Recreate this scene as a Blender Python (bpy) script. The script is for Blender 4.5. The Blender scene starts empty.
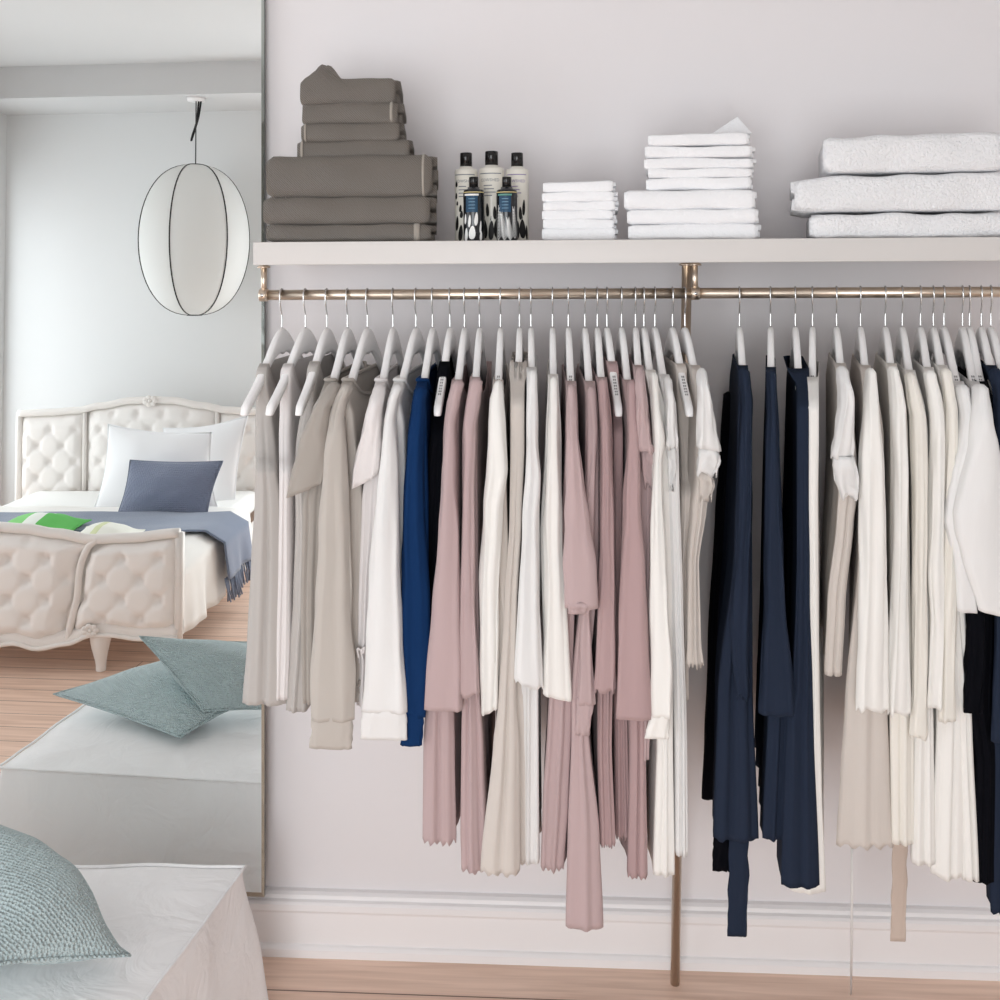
import bpy, bmesh, math, random
from mathutils import Vector, Matrix, noise
R = math.radians
random.seed(7)
col = bpy.context.scene.collection
sc = bpy.context.scene

# ------------------------------------------------------------------ camera
F, CX, CY = 946.0, 500.0, 264.0
CAM = Vector((0.0, -2.22, 1.62)); YAW = R(3.0); ROLL = R(0.33)
FW = Vector((-math.sin(YAW), math.cos(YAW), 0)); R0 = Vector((math.cos(YAW), math.sin(YAW), 0)); U0 = Vector((0, 0, 1))
RT = math.cos(ROLL) * R0 - math.sin(ROLL) * U0
UP = math.sin(ROLL) * R0 + math.cos(ROLL) * U0
cd = bpy.data.cameras.new('camera'); cam = bpy.data.objects.new('camera', cd); col.objects.link(cam)
m3 = Matrix((RT, UP, -FW)).transposed()
cam.matrix_world = Matrix.Translation(CAM) @ m3.to_4x4()
cd.sensor_width = 36.0; cd.lens = F / 1000 * 36; cd.shift_y = -(500 - CY) / 1000; cd.clip_start = 0.02
sc.camera = cam

# ------------------------------------------------------------------ light
w = bpy.data.worlds.new('daylight'); sc.world = w; w.use_nodes = True
bg = w.node_tree.nodes['Background']; bg.inputs[0].default_value = (0.93, 0.97, 1.0, 1); bg.inputs[1].default_value = 1.0
sc.view_settings.view_transform = 'Standard'; sc.view_settings.look = 'None'
sc.view_settings.exposure = -0.26; sc.view_settings.gamma = 1.0; sc.view_settings.use_curve_mapping = False
sc.cycles.use_denoising = True
sc.cycles.max_bounces = 10; sc.cycles.diffuse_bounces = 6; sc.cycles.glossy_bounces = 4

def area(name, loc, rot, sx, sy, power, color):
    l = bpy.data.lights.new(name, 'AREA'); l.shape = 'RECTANGLE'; l.size = sx; l.size_y = sy
    l.energy = power; l.color = color
    o = bpy.data.objects.new(name, l); o.location = loc; o.rotation_euler = rot; col.objects.link(o); return o
# daylight entering by the windows: the side window left of the mirror; the rear window is added for frontal fill
area('side_window_daylight', (-3.85, -3.02, 1.2), (0, R(-90), 0), 1.9, 1.15, 26, (0.93, 0.97, 1.0))
area('side_window_daylight', (-3.85, -1.25, 1.2), (0, R(-90), 0), 1.9, 1.5, 30, (0.93, 0.97, 1.0))
area('added_rear_fill', (-0.55, -3.9, 1.15), (R(90), 0, 0), 1.9, 1.9, 76, (0.94, 0.975, 1.0))  # fill lamp added behind the camera to brighten the clothes and wall

# ------------------------------------------------------------------ pixel -> place helpers (photo measured at known depths)
def ray(px, py): return FW + RT * ((px - CX) / F) + UP * ((CY - py) / F)
def at_y(px, py, Y):
    d = ray(px, py); return CAM + d * ((Y - CAM.y) / d.y)
MB, MA = R(1.0), R(1.0)
MN = Vector((-math.sin(MB) * math.cos(MA), -math.cos(MB) * math.cos(MA), math.sin(MA)))
MP = Vector((-0.668, -0.064, 0.157))
def m_y(px, py, Y):                     # a point seen in the mirror, at depth Y of the room
    d = ray(px, py); t = (MP - CAM).dot(MN) / d.dot(MN); o = CAM + d * t
    d = d - 2 * d.dot(MN) * MN
    return o + d * ((Y - o.y) / d.y)

# ------------------------------------------------------------------ materials
def s2l(c):
    return tuple(((v / 255) / 12.92 if v / 255 <= 0.04045 else ((v / 255 + 0.055) / 1.055) ** 2.4) for v in c) + (1.0,)
MATS = {}
def mat(name, c, rough=0.6, metal=0.0, bump=None, sheen=0.0, mott=0.0, trans=0.0, coat=0.0):
    if name in MATS: return MATS[name]
    m = bpy.data.materials.new(name); m.use_nodes = True; nt = m.node_tree; b = nt.nodes['Principled BSDF']
    b.inputs['Base Color'].default_value = s2l(c); b.inputs['Roughness'].default_value = rough; b.inputs['Metallic'].default_value = metal
    b.inputs['Specular IOR Level'].default_value = 0.3
    if sheen: b.inputs['Sheen Weight'].default_value = sheen; b.inputs['Sheen Roughness'].default_value = 0.5
    if coat: b.inputs['Coat Weight'].default_value = coat
    tc = nt.nodes.new('ShaderNodeTexCoord')
    if mott:
        n = nt.nodes.new('ShaderNodeTexNoise'); n.inputs['Scale'].default_value = 14; n.inputs['Detail'].default_value = 4
        mp = nt.nodes.new('ShaderNodeMapRange'); mp.inputs['To Min'].default_value = 1 - mott; mp.inputs['To Max'].default_value = 1 + mott
        mx = nt.nodes.new('ShaderNodeMix'); mx.data_type = 'RGBA'; mx.blend_type = 'MULTIPLY'; mx.inputs['Factor'].default_value = 1
        mx.inputs[6].default_value = s2l(c)
        nt.links.new(tc.outputs['Object'], n.inputs['Vector']); nt.links.new(n.outputs['Fac'], mp.inputs['Value'])
        nt.links.new(mp.outputs['Result'], mx.inputs[7]); nt.links.new(mx.outputs[2], b.inputs['Base Color'])
    if bump:
        kind, scale, strength, dist = bump
        bn = nt.nodes.new('ShaderNodeBump'); bn.inputs['Strength'].default_value = strength; bn.inputs['Distance'].default_value = dist
        if kind == 'noise':
            t = nt.nodes.new('ShaderNodeTexNoise'); t.inputs['Scale'].default_value = scale; t.inputs['Detail'].default_value = 5
            nt.links.new(tc.outputs['Object'], t.inputs['Vector']); h = t.outputs['Fac']
        elif kind == 'twill':           # diagonal ribs broken by pile
            mpn = nt.nodes.new('ShaderNodeMapping'); mpn.inputs['Rotation'].default_value = (0, R(45), 0)
            t = nt.nodes.new('ShaderNodeTexWave'); t.inputs['Scale'].default_value = scale; t.inputs['Distortion'].default_value = 2.0
            t.inputs['Detail'].default_value = 3; t.inputs['Detail Scale'].default_value = 3
            nt.links.new(tc.outputs['Object'], mpn.inputs['Vector']); nt.links.new(mpn.outputs['Vector'], t.inputs['Vector']); h = t.outputs['Fac']
        elif kind == 'drape':           # long soft creases that run down the cloth
            mpn = nt.nodes.new('ShaderNodeMapping'); mpn.inputs['Scale'].default_value = (1, 1, 0.16)
            t = nt.nodes.new('ShaderNodeTexNoise'); t.inputs['Scale'].default_value = scale; t.inputs['Detail'].default_value = 3
            nt.links.new(tc.outputs['Object'], mpn.inputs['Vector']); nt.links.new(mpn.outputs['Vector'], t.inputs['Vector']); h = t.outputs['Fac']
        elif kind == 'crease':          # sharp crumple lines of a loose slipcover
            t = nt.nodes.new('ShaderNodeTexNoise'); t.inputs['Scale'].default_value = scale; t.inputs['Detail'].default_value = 4; t.inputs['Distortion'].default_value = 1.2
            nt.links.new(tc.outputs['Object'], t.inputs['Vector']); s1 = nt.nodes.new('ShaderNodeMath'); s1.operation = 'SUBTRACT'; s1.inputs[1].default_value = 0.5
            s2 = nt.nodes.new('ShaderNodeMath'); s2.operation = 'ABSOLUTE'; nt.links.new(t.outputs['Fac'], s1.inputs[0]); nt.links.new(s1.outputs[0], s2.inputs[0]); h = s2.outputs[0]
        elif kind == 'weave':
            a = nt.nodes.new('ShaderNodeTexVoronoi'); a.inputs['Scale'].default_value = scale; a.inputs['Randomness'].default_value = 0.35
            nt.links.new(tc.outputs['Object'], a.inputs['Vector']); h = a.outputs['Distance']
        nt.links.new(h, bn.inputs['Height']); nt.links.new(bn.outputs['Normal'], b.inputs['Normal'])
    if trans:
        tr = nt.nodes.new('ShaderNodeBsdfTranslucent'); tr.inputs['Color'].default_value = s2l(c)
        ms = nt.nodes.new('ShaderNodeMixShader'); ms.inputs[0].default_value = trans
        out = nt.nodes['Material Output']
        nt.links.new(b.outputs[0], ms.inputs[1]); nt.links.new(tr.outputs[0], ms.inputs[2]); nt.links.new(ms.outputs[0], out.inputs['Surface'])
    MATS[name] = m; return m

WALL = mat('wall_paint', (230, 226, 227), 0.75, bump=('noise', 60, 0.04, 0.002))
WHITEWALL = mat('white_wall_paint', (225, 226, 226), 0.75, bump=('noise', 60, 0.04, 0.002))
CEIL = mat('ceiling_paint', (208, 208, 208), 0.8, bump=('noise', 60, 0.04, 0.002))
TRIM = mat('trim_gloss_white', (242, 239, 239), 0.4)
SHELF = mat('shelf_lacquer', (212, 208, 205), 0.4)
NICKEL = mat('brushed_nickel', (216, 200, 183), 0.28, metal=1.0)
CHROME = mat('chrome', (215, 215, 215), 0.15, metal=1.0)
HANGW = mat('white_lacquer', (249, 248, 248), 0.35)
PRINT = mat('grey_print', (150, 150, 152), 0.6)
def cloth(name, c, tr=0.0):
    m = mat(name, c, 0.9, bump=('drape', 26, 0.22, 0.012), sheen=0.12 if sum(c) > 300 else 0.0, trans=tr)
    if sum(c) < 300: m.node_tree.nodes['Principled BSDF'].inputs['Specular IOR Level'].default_value = 0.08
    return m
C_GREY = cloth('grey_jersey', (180, 175, 171)); C_TAUPE = cloth('taupe_jersey', (160, 153, 146)); C_GREIGE = cloth('greige_sweat', (184, 177, 170))
C_PALE = cloth('pale_grey_jersey', (222, 217, 216)); C_WHITE = cloth('white_cotton', (240, 239, 238), 0.18)
C_ROYAL = cloth('royal_blue_jersey', (20, 50, 92)); C_NAVY = cloth('navy_jersey', (37, 45, 61)); C_BLACK = cloth('black_navy_jersey', (9, 10, 16))
C_PINK = cloth('dusty_pink_jersey', (193, 170, 170), 0.12); C_ROSE = cloth('rose_jersey', (181, 154, 154), 0.1); C_IVORY = cloth('ivory_silk', (245, 243, 239), 0.13)
C_CREAM = cloth('cream_silk', (243, 239, 231), 0.15); C_SHEER = cloth('sheer_cream', (222, 214, 207), 0.22)
C_SKIN = cloth('beige_ribbon', (205, 188, 176))

# ------------------------------------------------------------------ object helpers
def link(name, me, m=None, parent=None):
    o = bpy.data.objects.new(name, me); col.objects.link(o)
    if m: me.materials.append(m)
    if parent: o.parent = parent
    return o
def mesh(name, vs, fs, m, parent=None, smooth=True, solid=0.0, sub=0, bevel=0.0):
    me = bpy.data.meshes.new(name); me.from_pydata([tuple(v) for v in vs], [], fs); me.validate(); me.update()
    bm = bmesh.new(); bm.from_mesh(me); bmesh.ops.recalc_face_normals(bm, faces=bm.faces); bm.to_mesh(me); bm.free()
    if smooth: me.polygons.foreach_set('use_smooth', [True] * len(me.polygons))
    o = link(name, me, m, parent)
    if bevel:
        md = o.modifiers.new('bevel', 'BEVEL'); md.width = bevel; md.segments = 3; md.limit_method = 'ANGLE'
    if solid:
        md = o.modifiers.new('thickness', 'SOLIDIFY'); md.thickness = solid; md.offset = 0
    if sub:
        md = o.modifiers.new('sub', 'SUBSURF'); md.levels = sub; md.render_levels = sub
    return o
def thing(name, label, cat, loc=(0, 0, 0), rz=0, group=None):
    o = bpy.data.objects.new(name, None); col.objects.link(o); o.location = loc; o.rotation_euler = (0, 0, rz); o.empty_display_size = 0.05
    return tag(o, label, cat, group)
def tag(o, label=None, cat=None, group=None, kind=None):
    if label: o['label'] = label
    if cat: o['category'] = cat
    if group: o['group'] = group
    if kind: o['kind'] = kind
    return o
def box_vf(x0, x1, y0, y1, z0, z1):
    vs = [(x, y, z) for x in (x0, x1) for y in (y0, y1) for z in (z0, z1)]
    fs = [(0, 1, 3, 2), (4, 6, 7, 5), (0, 4, 5, 1), (2, 3, 7, 6), (0, 2, 6, 4), (1, 5, 7, 3)]
    return vs, fs
def box(name, x0, x1, y0, y1, z0, z1, m, parent=None, bevel=0.0):
    return mesh(name, *box_vf(x0, x1, y0, y1, z0, z1), m, parent, smooth=bool(bevel), bevel=bevel)
def struct(name, *a, **k):
    o = box(name, *a, **k); o['kind'] = 'structure'; return o
def join_vf(parts):
    vs, fs = [], []
    for v, f in parts:
        n = len(vs); vs += list(v); fs += [tuple(i + n for i in q) for q in f]
    return vs, fs
def loft_vf(rings, cap0=False, cap1=False, closed=True):
    n = len(rings[0]); vs = [p for r in rings for p in r]; fs = []
    for i in range(len(rings) - 1):
        for j in range(n if closed else n - 1):
            k = (j + 1) % n
            fs.append((i * n + j, i * n + k, (i + 1) * n + k, (i + 1) * n + j))
    for flag, i in ((cap0, 0), (cap1, len(rings) - 1)):
        if flag:
            c = sum((Vector(p) for p in rings[i]), Vector()) / n; vs.append(c); ci = len(vs) - 1
            for j in range(n): fs.append((i * n + j, i * n + (j + 1) % n, ci))
    return vs, fs
def sweep_vf(pts, rad, n=8, closed=False, caps=True):
    pts = [Vector(p) for p in pts]; rings = []; N = len(pts)
    ref = Vector((0, 0, 1))
    prev = None
    for i, p in enumerate(pts):
        a = pts[(i - 1) % N] if (closed or i > 0) else p
        b = pts[(i + 1) % N] if (closed or i < N - 1) else p
        t = (b - a).normalized()
        if prev is None:
            r = ref if abs(t.dot(ref)) < 0.9 else Vector((1, 0, 0)); u = t.cross(r).normalized()
        else:
            u = (prev - t * prev.dot(t)).normalized()
        prev = u; v = t.cross(u); rr = rad(i / max(1, N - 1)) if callable(rad) else rad
        rings.append([p + (u * math.cos(2 * math.pi * k / n) + v * math.sin(2 * math.pi * k / n)) * rr for k in range(n)])
    if closed: rings.append(rings[0])
    return loft_vf(rings, caps and not closed, caps and not closed)
def sweep(name, pts, rad, m, parent=None, n=8, closed=False): return mesh(name, *sweep_vf(pts, rad, n, closed), m, parent)
def smooth_pts(pts, per=8, closed=False):
    P = [Vector(p) for p in pts]; out = []; N = len(P)
    for i in range(N if closed else N - 1):
        p1, p2 = P[i], P[(i + 1) % N]
        p0 = P[i - 1] if (closed or i > 0) else p1 * 2 - p2
        p3 = P[(i + 2) % N] if (closed or i < N - 2) else p2 * 2 - p1
        for k in range(per):
            t = k / per
            out.append(0.5 * ((2 * p1) + (p2 - p0) * t + (2 * p0 - 5 * p1 + 4 * p2 - p3) * t * t + (3 * p1 - p0 - 3 * p2 + p3) * t ** 3))
    if not closed: out.append(P[-1])
    return out
def lathe_vf(prof, n=32, ox=0, oy=0, oz=0):
    rings = [[Vector((ox + r * math.cos(2 * math.pi * k / n), oy + r * math.sin(2 * math.pi * k / n), oz + z)) for k in range(n)] for r, z in prof]
    return loft_vf(rings, True, True)
def lin(rows, x):
    if x <= rows[0][0]: return rows[0][1:]
    for a, b in zip(rows, rows[1:]):
        if x <= b[0]:
            t = (x - a[0]) / (b[0] - a[0]); t2 = t * t * (3 - 2 * t) * 0.5 + t * 0.5
            return tuple(u + (v - u) * t2 for u, v in zip(a[1:], b[1:]))
    return rows[-1][1:]

# ------------------------------------------------------------------ the room
XL, XR, YB, ZC = -3.65, 1.9, -3.7, 2.925
def plank_mat():
    m = bpy.data.materials.new('floor_boards'); m.use_nodes = True; nt = m.node_tree; b = nt.nodes['Principled BSDF']
    b.inputs['Roughness'].default_value = 0.42
    tc = nt.nodes.new('ShaderNodeTexCoord'); mp = nt.nodes.new('ShaderNodeMapping'); mp.inputs['Location'].default_value = (1.8, 0.03, 0)
    br = nt.nodes.new('ShaderNodeTexBrick'); br.inputs['Scale'].default_value = 1; br.inputs['Brick Width'].default_value = 7.3; br.inputs['Row Height'].default_value = 0.105
    br.inputs['Mortar Size'].default_value = 0.0016; br.inputs['Color1'].default_value = s2l((246, 216, 197)); br.inputs['Color2'].default_value = s2l((236, 204, 184)); br.inputs['Mortar'].default_value = s2l((120, 92, 76))
    mp2 = nt.nodes.new('ShaderNodeMapping'); mp2.inputs['Scale'].default_value = (1.2, 26, 1)
    n = nt.nodes.new('ShaderNodeTexNoise'); n.inputs['Scale'].default_value = 2.2; n.inputs['Detail'].default_value = 6; n.inputs['Distortion'].default_value = 0.6
    cr = nt.nodes.new('ShaderNodeValToRGB'); cr.color_ramp.elements[0].position = 0.3; cr.color_ramp.elements[0].color = (0.72, 0.66, 0.62, 1); cr.color_ramp.elements[1].position = 0.65; cr.color_ramp.elements[1].color = (1, 1, 1, 1)
    mx = nt.nodes.new('ShaderNodeMix'); mx.data_type = 'RGBA'; mx.blend_type = 'MULTIPLY'; mx.inputs['Factor'].default_value = 0.8
    L = nt.links.new
    L(tc.outputs['Object'], mp.inputs['Vector']); L(mp.outputs['Vector'], br.inputs['Vector']); L(tc.outputs['Object'], mp2.inputs['Vector']); L(mp2.outputs['Vector'], n.inputs['Vector'])
    L(n.outputs['Fac'], cr.inputs['Fac']); L(br.outputs['Color'], mx.inputs[6]); L(cr.outputs['Color'], mx.inputs[7]); L(mx.outputs[2], b.inputs['Base Color'])
    bn = nt.nodes.new('ShaderNodeBump'); bn.inputs['Strength'].default_value = 0.25; bn.inputs['Distance'].default_value = 0.002
    L(br.outputs['Fac'], bn.inputs['Height']); bn.invert = True; L(bn.outputs['Normal'], b.inputs['Normal'])
    return m
struct('floor', XL, XR, YB, 0.0, -0.08, 0.0, plank_mat())
struct('ceiling', XL, XR, YB, 0.0, ZC, ZC + 0.1, CEIL)
struct('wall_front', XL, XR, 0.0, 0.12, 0.0, ZC, WALL)
struct('wall_right', XR, XR + 0.12, YB, 0.0, 0.0, ZC, WHITEWALL)
def wall_with_holes(name, axis, c0, c1, a0, a1, holes, m):
    """a wall slab between c0..c1 across `axis`, running a0..a1, with window openings (h0, h1, z0, z1)"""
    parts = []; cuts = []; x = a0
    for h0, h1, z0, z1 in holes:
        cuts += [(x, h0, 0, ZC), (h0, h1, 0, z0), (h0, h1, z1, ZC)]; x = h1
    cuts.append((x, a1, 0, ZC))
    for (p, q, r, s) in cuts:
        parts.append(box_vf(c0, c1, p, q, r, s) if axis == 'x' else box_vf(p, q, c0, c1, r, s))
    o = mesh(name, *join_vf(parts), m, smooth=False); o['kind'] = 'structure'; return o
wall_with_holes('wall_left', 'x', XL - 0.12, XL, YB, 0.0, [(-3.6, -2.45, 0.15, 2.3), (-2.0, -0.5, 0.15, 2.3)], WHITEWALL)
wall_with_holes('wall_back', 'y', YB - 0.12, YB, XL - 0.12, XR + 0.12, [(-1.5, 0.45, 0.15, 2.25)], WHITEWALL)  # opening made for the added fill window
def window(name, axis, c, h0, h1, z0, z1):
    f = []; t = 0.05
    def add(a, b, p, q):
        f.append(box_vf(c - 0.03, c + 0.03, a, b, p, q) if axis == 'x' else box_vf(a, b, c - 0.03, c + 0.03, p, q))
    add(h0, h0 + t, z0, z1); add(h1 - t, h1, z0, z1); add(h0 + t, h1 - t, z0, z0 + t); add(h0 + t, h1 - t, z1 - t, z1)
    mid = (h0 + h1) / 2; add(mid - 0.025, mid + 0.025, z0 + t, z1 - t)
    o = mesh(name, *join_vf(f), TRIM, smooth=False); o['kind'] = 'structure'
window('window_1', 'x', XL - 0.06, -2.0, -0.5, 0.15, 2.3)
window('added_window_2', 'y', YB - 0.06, -1.5, 0.45, 0.15, 2.25)  # unseen window, added to let the frontal fill in
window('window_3', 'x', XL - 0.06, -3.6, -2.45, 0.15, 2.3)
# boxed-in soffit along the back wall, with the lamp under it
struct('trim_1', XL, XR, YB, -3.2, 2.735, ZC, CEIL)
def profile_x(name, prof, x0, x1, m):
    n = 2; rings = [[Vector((x, y, z)) for (y, z) in prof] for x in (x0, x1)]
    o = mesh(name, *loft_vf(rings, True, True), m, smooth=False); o['kind'] = 'structure'; return o
profile_x('baseboard_front', [(0, 0), (-0.036, 0), (-0.036, 0.018), (-0.031, 0.024), (-0.026, 0.026), (-0.026, 0.098), (-0.029, 0.104), (-0.034, 0.108), (-0.034, 0.122), (-0.03, 0.127), (-0.022, 0.129), (-0.02, 0.137), (-0.012, 0.141), (0, 0.141)], XL, XR, TRIM)
profile_x('baseboard_back', [(YB, 0), (YB + 0.03, 0), (YB + 0.03, 0.11), (YB + 0.02, 0.13), (YB, 0.13)], XL, XR, TRIM)

# ------------------------------------------------------------------ leaning mirror
mir_m = bpy.data.materials.new('mirror_silver'); mir_m.use_nodes = True
b = mir_m.node_tree.nodes['Principled BSDF']; b.inputs['Base Color'].default_value = (0.93, 0.955, 0.95, 1); b.inputs['Metallic'].default_value = 1; b.inputs['Roughness'].default_value = 0.0
GLASSEDGE = mat('mirror_edge', (96, 104, 102), 0.5)
BEVELG = mat('mirror_bevel', (196, 206, 203), 0.08, metal=1.0)
mt = thing('mirror', 'tall frameless mirror leaning on the wall at the left end of the shelf', 'mirror', MP)
ex = Vector((math.cos(MB), -math.sin(MB), 0)); ez = ex.cross(MN); ez = ez if ez.z > 0 else -ez
mt.matrix_world = Matrix.Translation(MP) @ Matrix((ex, -MN, ez)).transposed().to_4x4()
W_, H_ = 0.95, 2.15
for u in (-0.25, -0.7): box('support_clip', u - 0.02, u + 0.02, -0.004, 0.06, -0.003, 0.0, NICKEL, mt)
mesh('glass', [(-W_, 0, 0.012), (-0.006, 0, 0.012), (-0.006, 0, H_), (-W_, 0, H_)], [(0, 1, 2, 3)], mir_m, mt, smooth=False)
mesh('bevel_strip', [(-W_, 0, 0.012), (-0.006, 0, 0.012), (0, 0.003, 0), (-W_, 0.003, 0), (-0.006, 0, H_), (0, 0.003, H_)], [(0, 1, 2, 3), (1, 4, 5, 2)], BEVELG, mt, smooth=False)
box('backing', -W_, 0, 0.003, 0.009, 0, H_, GLASSEDGE, mt)

# ------------------------------------------------------------------ shelf, rail, pole
SH_Z0, SH_Z1, SH_Y = 1.6205, 1.667, -0.34
o = box('wall_shelf', at_y(253, 250, SH_Y).x, 1.5, SH_Y, 0.0, SH_Z0, SH_Z1, SHELF, bevel=0.002)
tag(o, 'long off-white wall shelf carrying towels and bottles above the clothes rail', 'shelf')
RY, RZ, RR = -0.27, 1.558, 0.0108
XPOLE = at_y(686, 300, -0.27).x
xl = at_y(264, 294, RY).x; xm = at_y(695, 294, RY).x
for nm, lab, x0, x1, ends in (('clothes_rail', 'left brass nickel clothes rail under the shelf holding the pink and grey clothes', xl, xm - 0.006, (xl,)),
                        ('clothes_rail', 'right brass nickel clothes rail under the shelf holding the navy and ivory clothes', xm - 0.006, 1.42, (xm, 1.4))):
    t = thing(nm, lab, 'clothes rail', ((x0 + x1) / 2, RY, RZ), 0, 'clothes rails under the shelf')
    c = (x0 + x1) / 2
    sweep('rail_tube', [(x0 - c, 0, 0), (x1 - c, 0, 0)], RR, NICKEL, t, 20)
    for e in ends:
        sweep('drop_rod', [(e - c, 0, 0), (e - c, 0, SH_Z0 - RZ)], 0.0062, NICKEL, t, 14)
        mesh('flange', *lathe_vf([(0.0135, 0), (0.0135, 0.003), (0.008, 0.006)], 24, e - c, 0, SH_Z0 - RZ - 0.006), NICKEL, t)
        sweep('fitting', [(e - c - 0.009, 0, 0), (e - c - 0.008, 0, 0), (e - c + 0.008, 0, 0), (e - c + 0.009, 0, 0)], lambda s: 0.0135 if 0.2 < s < 0.8 else 0.0115, NICKEL, t, 20)
        mesh('set_screw', *lathe_vf([(0.0035, 0), (0.0035, 0.002)], 12), CHROME, t).matrix_local = Matrix.Translation((e - c, -0.0125, 0)) @ Matrix.Rotation(R(90), 4, 'X')
pf = at_y(675, 985, -0.075); pf.z = 0; pt = at_y(687, 268, -0.235); pt.z = SH_Z0
t = thing('support_pole', 'slim brass nickel pole from the floor up to the shelf behind the rail', 'pole', pf)
sweep('pole_tube', [(0, 0, 0.0), pt - pf], 0.0105, NICKEL, t, 20)
mesh('flange', *lathe_vf([(0.016, 0), (0.016, 0.003), (0.011, 0.006)], 24, (pt - pf).x, (pt - pf).y, SH_Z0 - 0.006), NICKEL, t)

# ------------------------------------------------------------------ hangers
HL = 0.215
HT_ = [(0, 0), (.1, .045), (.25, .195), (.42, .42), (.7, .73), (1, 1)]
def h_top(s):
    s = min(1, abs(s)); T = [0, .75, 1.2, 1.25, 1.0, .9]
    for i in range(5):
        (a, u), (b, v) = HT_[i], HT_[i + 1]
        if s <= b:
            d = b - a; t = (s - a) / d
            return -0.135 * ((2 * t ** 3 - 3 * t * t + 1) * u + (t ** 3 - 2 * t * t + t) * d * T[i] + (3 * t * t - 2 * t ** 3) * v + (t ** 3 - t * t) * d * T[i + 1])
    return -0.135
def hanger_vf():
    rings = []
    for i in range(49):
        s = -1 + 2 * i / 48; a = abs(s)
        zo = h_top(s)
        th = 0.021 + 0.034 * max(0, 1 - a / 0.42) ** 1.2
        hx = 0.0062 + 0.0012 * min(1, a * 1.5)
        e = 1.0 if a < 0.94 else math.sqrt(max(0.05, 1 - ((a - 0.94) / 0.06) ** 2 * 0.9))
        th2 = th * e; zc = zo - th / 2; hx *= (0.6 + 0.4 * e)
        r = []
        for k in range(12):
            an = 2 * math.pi * k / 12; cx, cz = math.cos(an), math.sin(an)
            p = 0.45
            r.append(Vector((hx * math.copysign(abs(cx) ** p, cx), HL * s, zc + th2 / 2 * math.copysign(abs(cz) ** p, cz))))
        rings.append(r)
    return loft_vf(rings, True, True)
HANG_ME = None; HOOK_ME = None; MARK_ME = None
def make_hanger_meshes():
    global HANG_ME, HOOK_ME, MARK_ME
    o = mesh('hanger_body', *hanger_vf(), HANGW); HANG_ME = o.data; bpy.data.objects.remove(o)
    lz = RZ + RR - 0.0107 - 1.489
    pts = [(0, 0, -0.004), (0, 0, 0.024), (0, -0.002, 0.032), (0, -0.009, 0.046), (0, -0.0125, lz - 0.006)]
    for k in range(0, 11):
        a = R(180 - k * 20); pts.append((0, 0.0125 * math.cos(a), lz + 0.0125 * math.sin(a)))
    o = mesh('hook', *sweep_vf(smooth_pts(pts, 4), 0.0017, 8), CHROME); HOOK_ME = o.data; bpy.data.objects.remove(o)
    parts = []; random.seed(3)
    for i in range(7):                      # small grey print on the front edge of the arm
        y = -HL * (0.60 + i * 0.035); z = h_top(y / HL) + 0.0004; y2 = y - HL * 0.022; z2 = h_top(y2 / HL) + 0.0004
        for x0 in (-0.0028, 0.0004):
            parts.append(([(x0, y, z), (x0 + 0.0024, y, z), (x0 + 0.0024, y2, z2), (x0, y2, z2)], [(0, 1, 2, 3)]))
    o = mesh('printed_mark', *join_vf(parts), PRINT, smooth=False); MARK_ME = o.data; bpy.data.objects.remove(o)
make_hanger_meshes()
HZ = 1.489
class Hang: pass
def hanger(nx, tip, label, mark):
    """nx: pixel column of the hanger's neck"""
    p = at_y(nx, 328, RY); p.z = HZ
    q = at_y(tip, 406, RY - HL); yaw = max(-16, min(16, math.degrees(math.atan2(q.x - p.x, HL))))
    t = thing('clothes_hanger', label, 'hanger', p, R(yaw), 'white clothes hangers on the rails')
    for nm, me in (('hanger_body', HANG_ME), ('hook', HOOK_ME)) + ((('printed_mark', MARK_ME),) if mark else ()):
        o = bpy.data.objects.new(nm, me); col.objects.link(o); o.parent = t
    h = Hang(); h.x = p.x; h.tan = math.tan(R(yaw)); h.yaw = yaw
    return h
def hx_at(h, y): return h.x - (y - RY) * h.tan      # x of the hanger's plane at depth y

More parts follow.
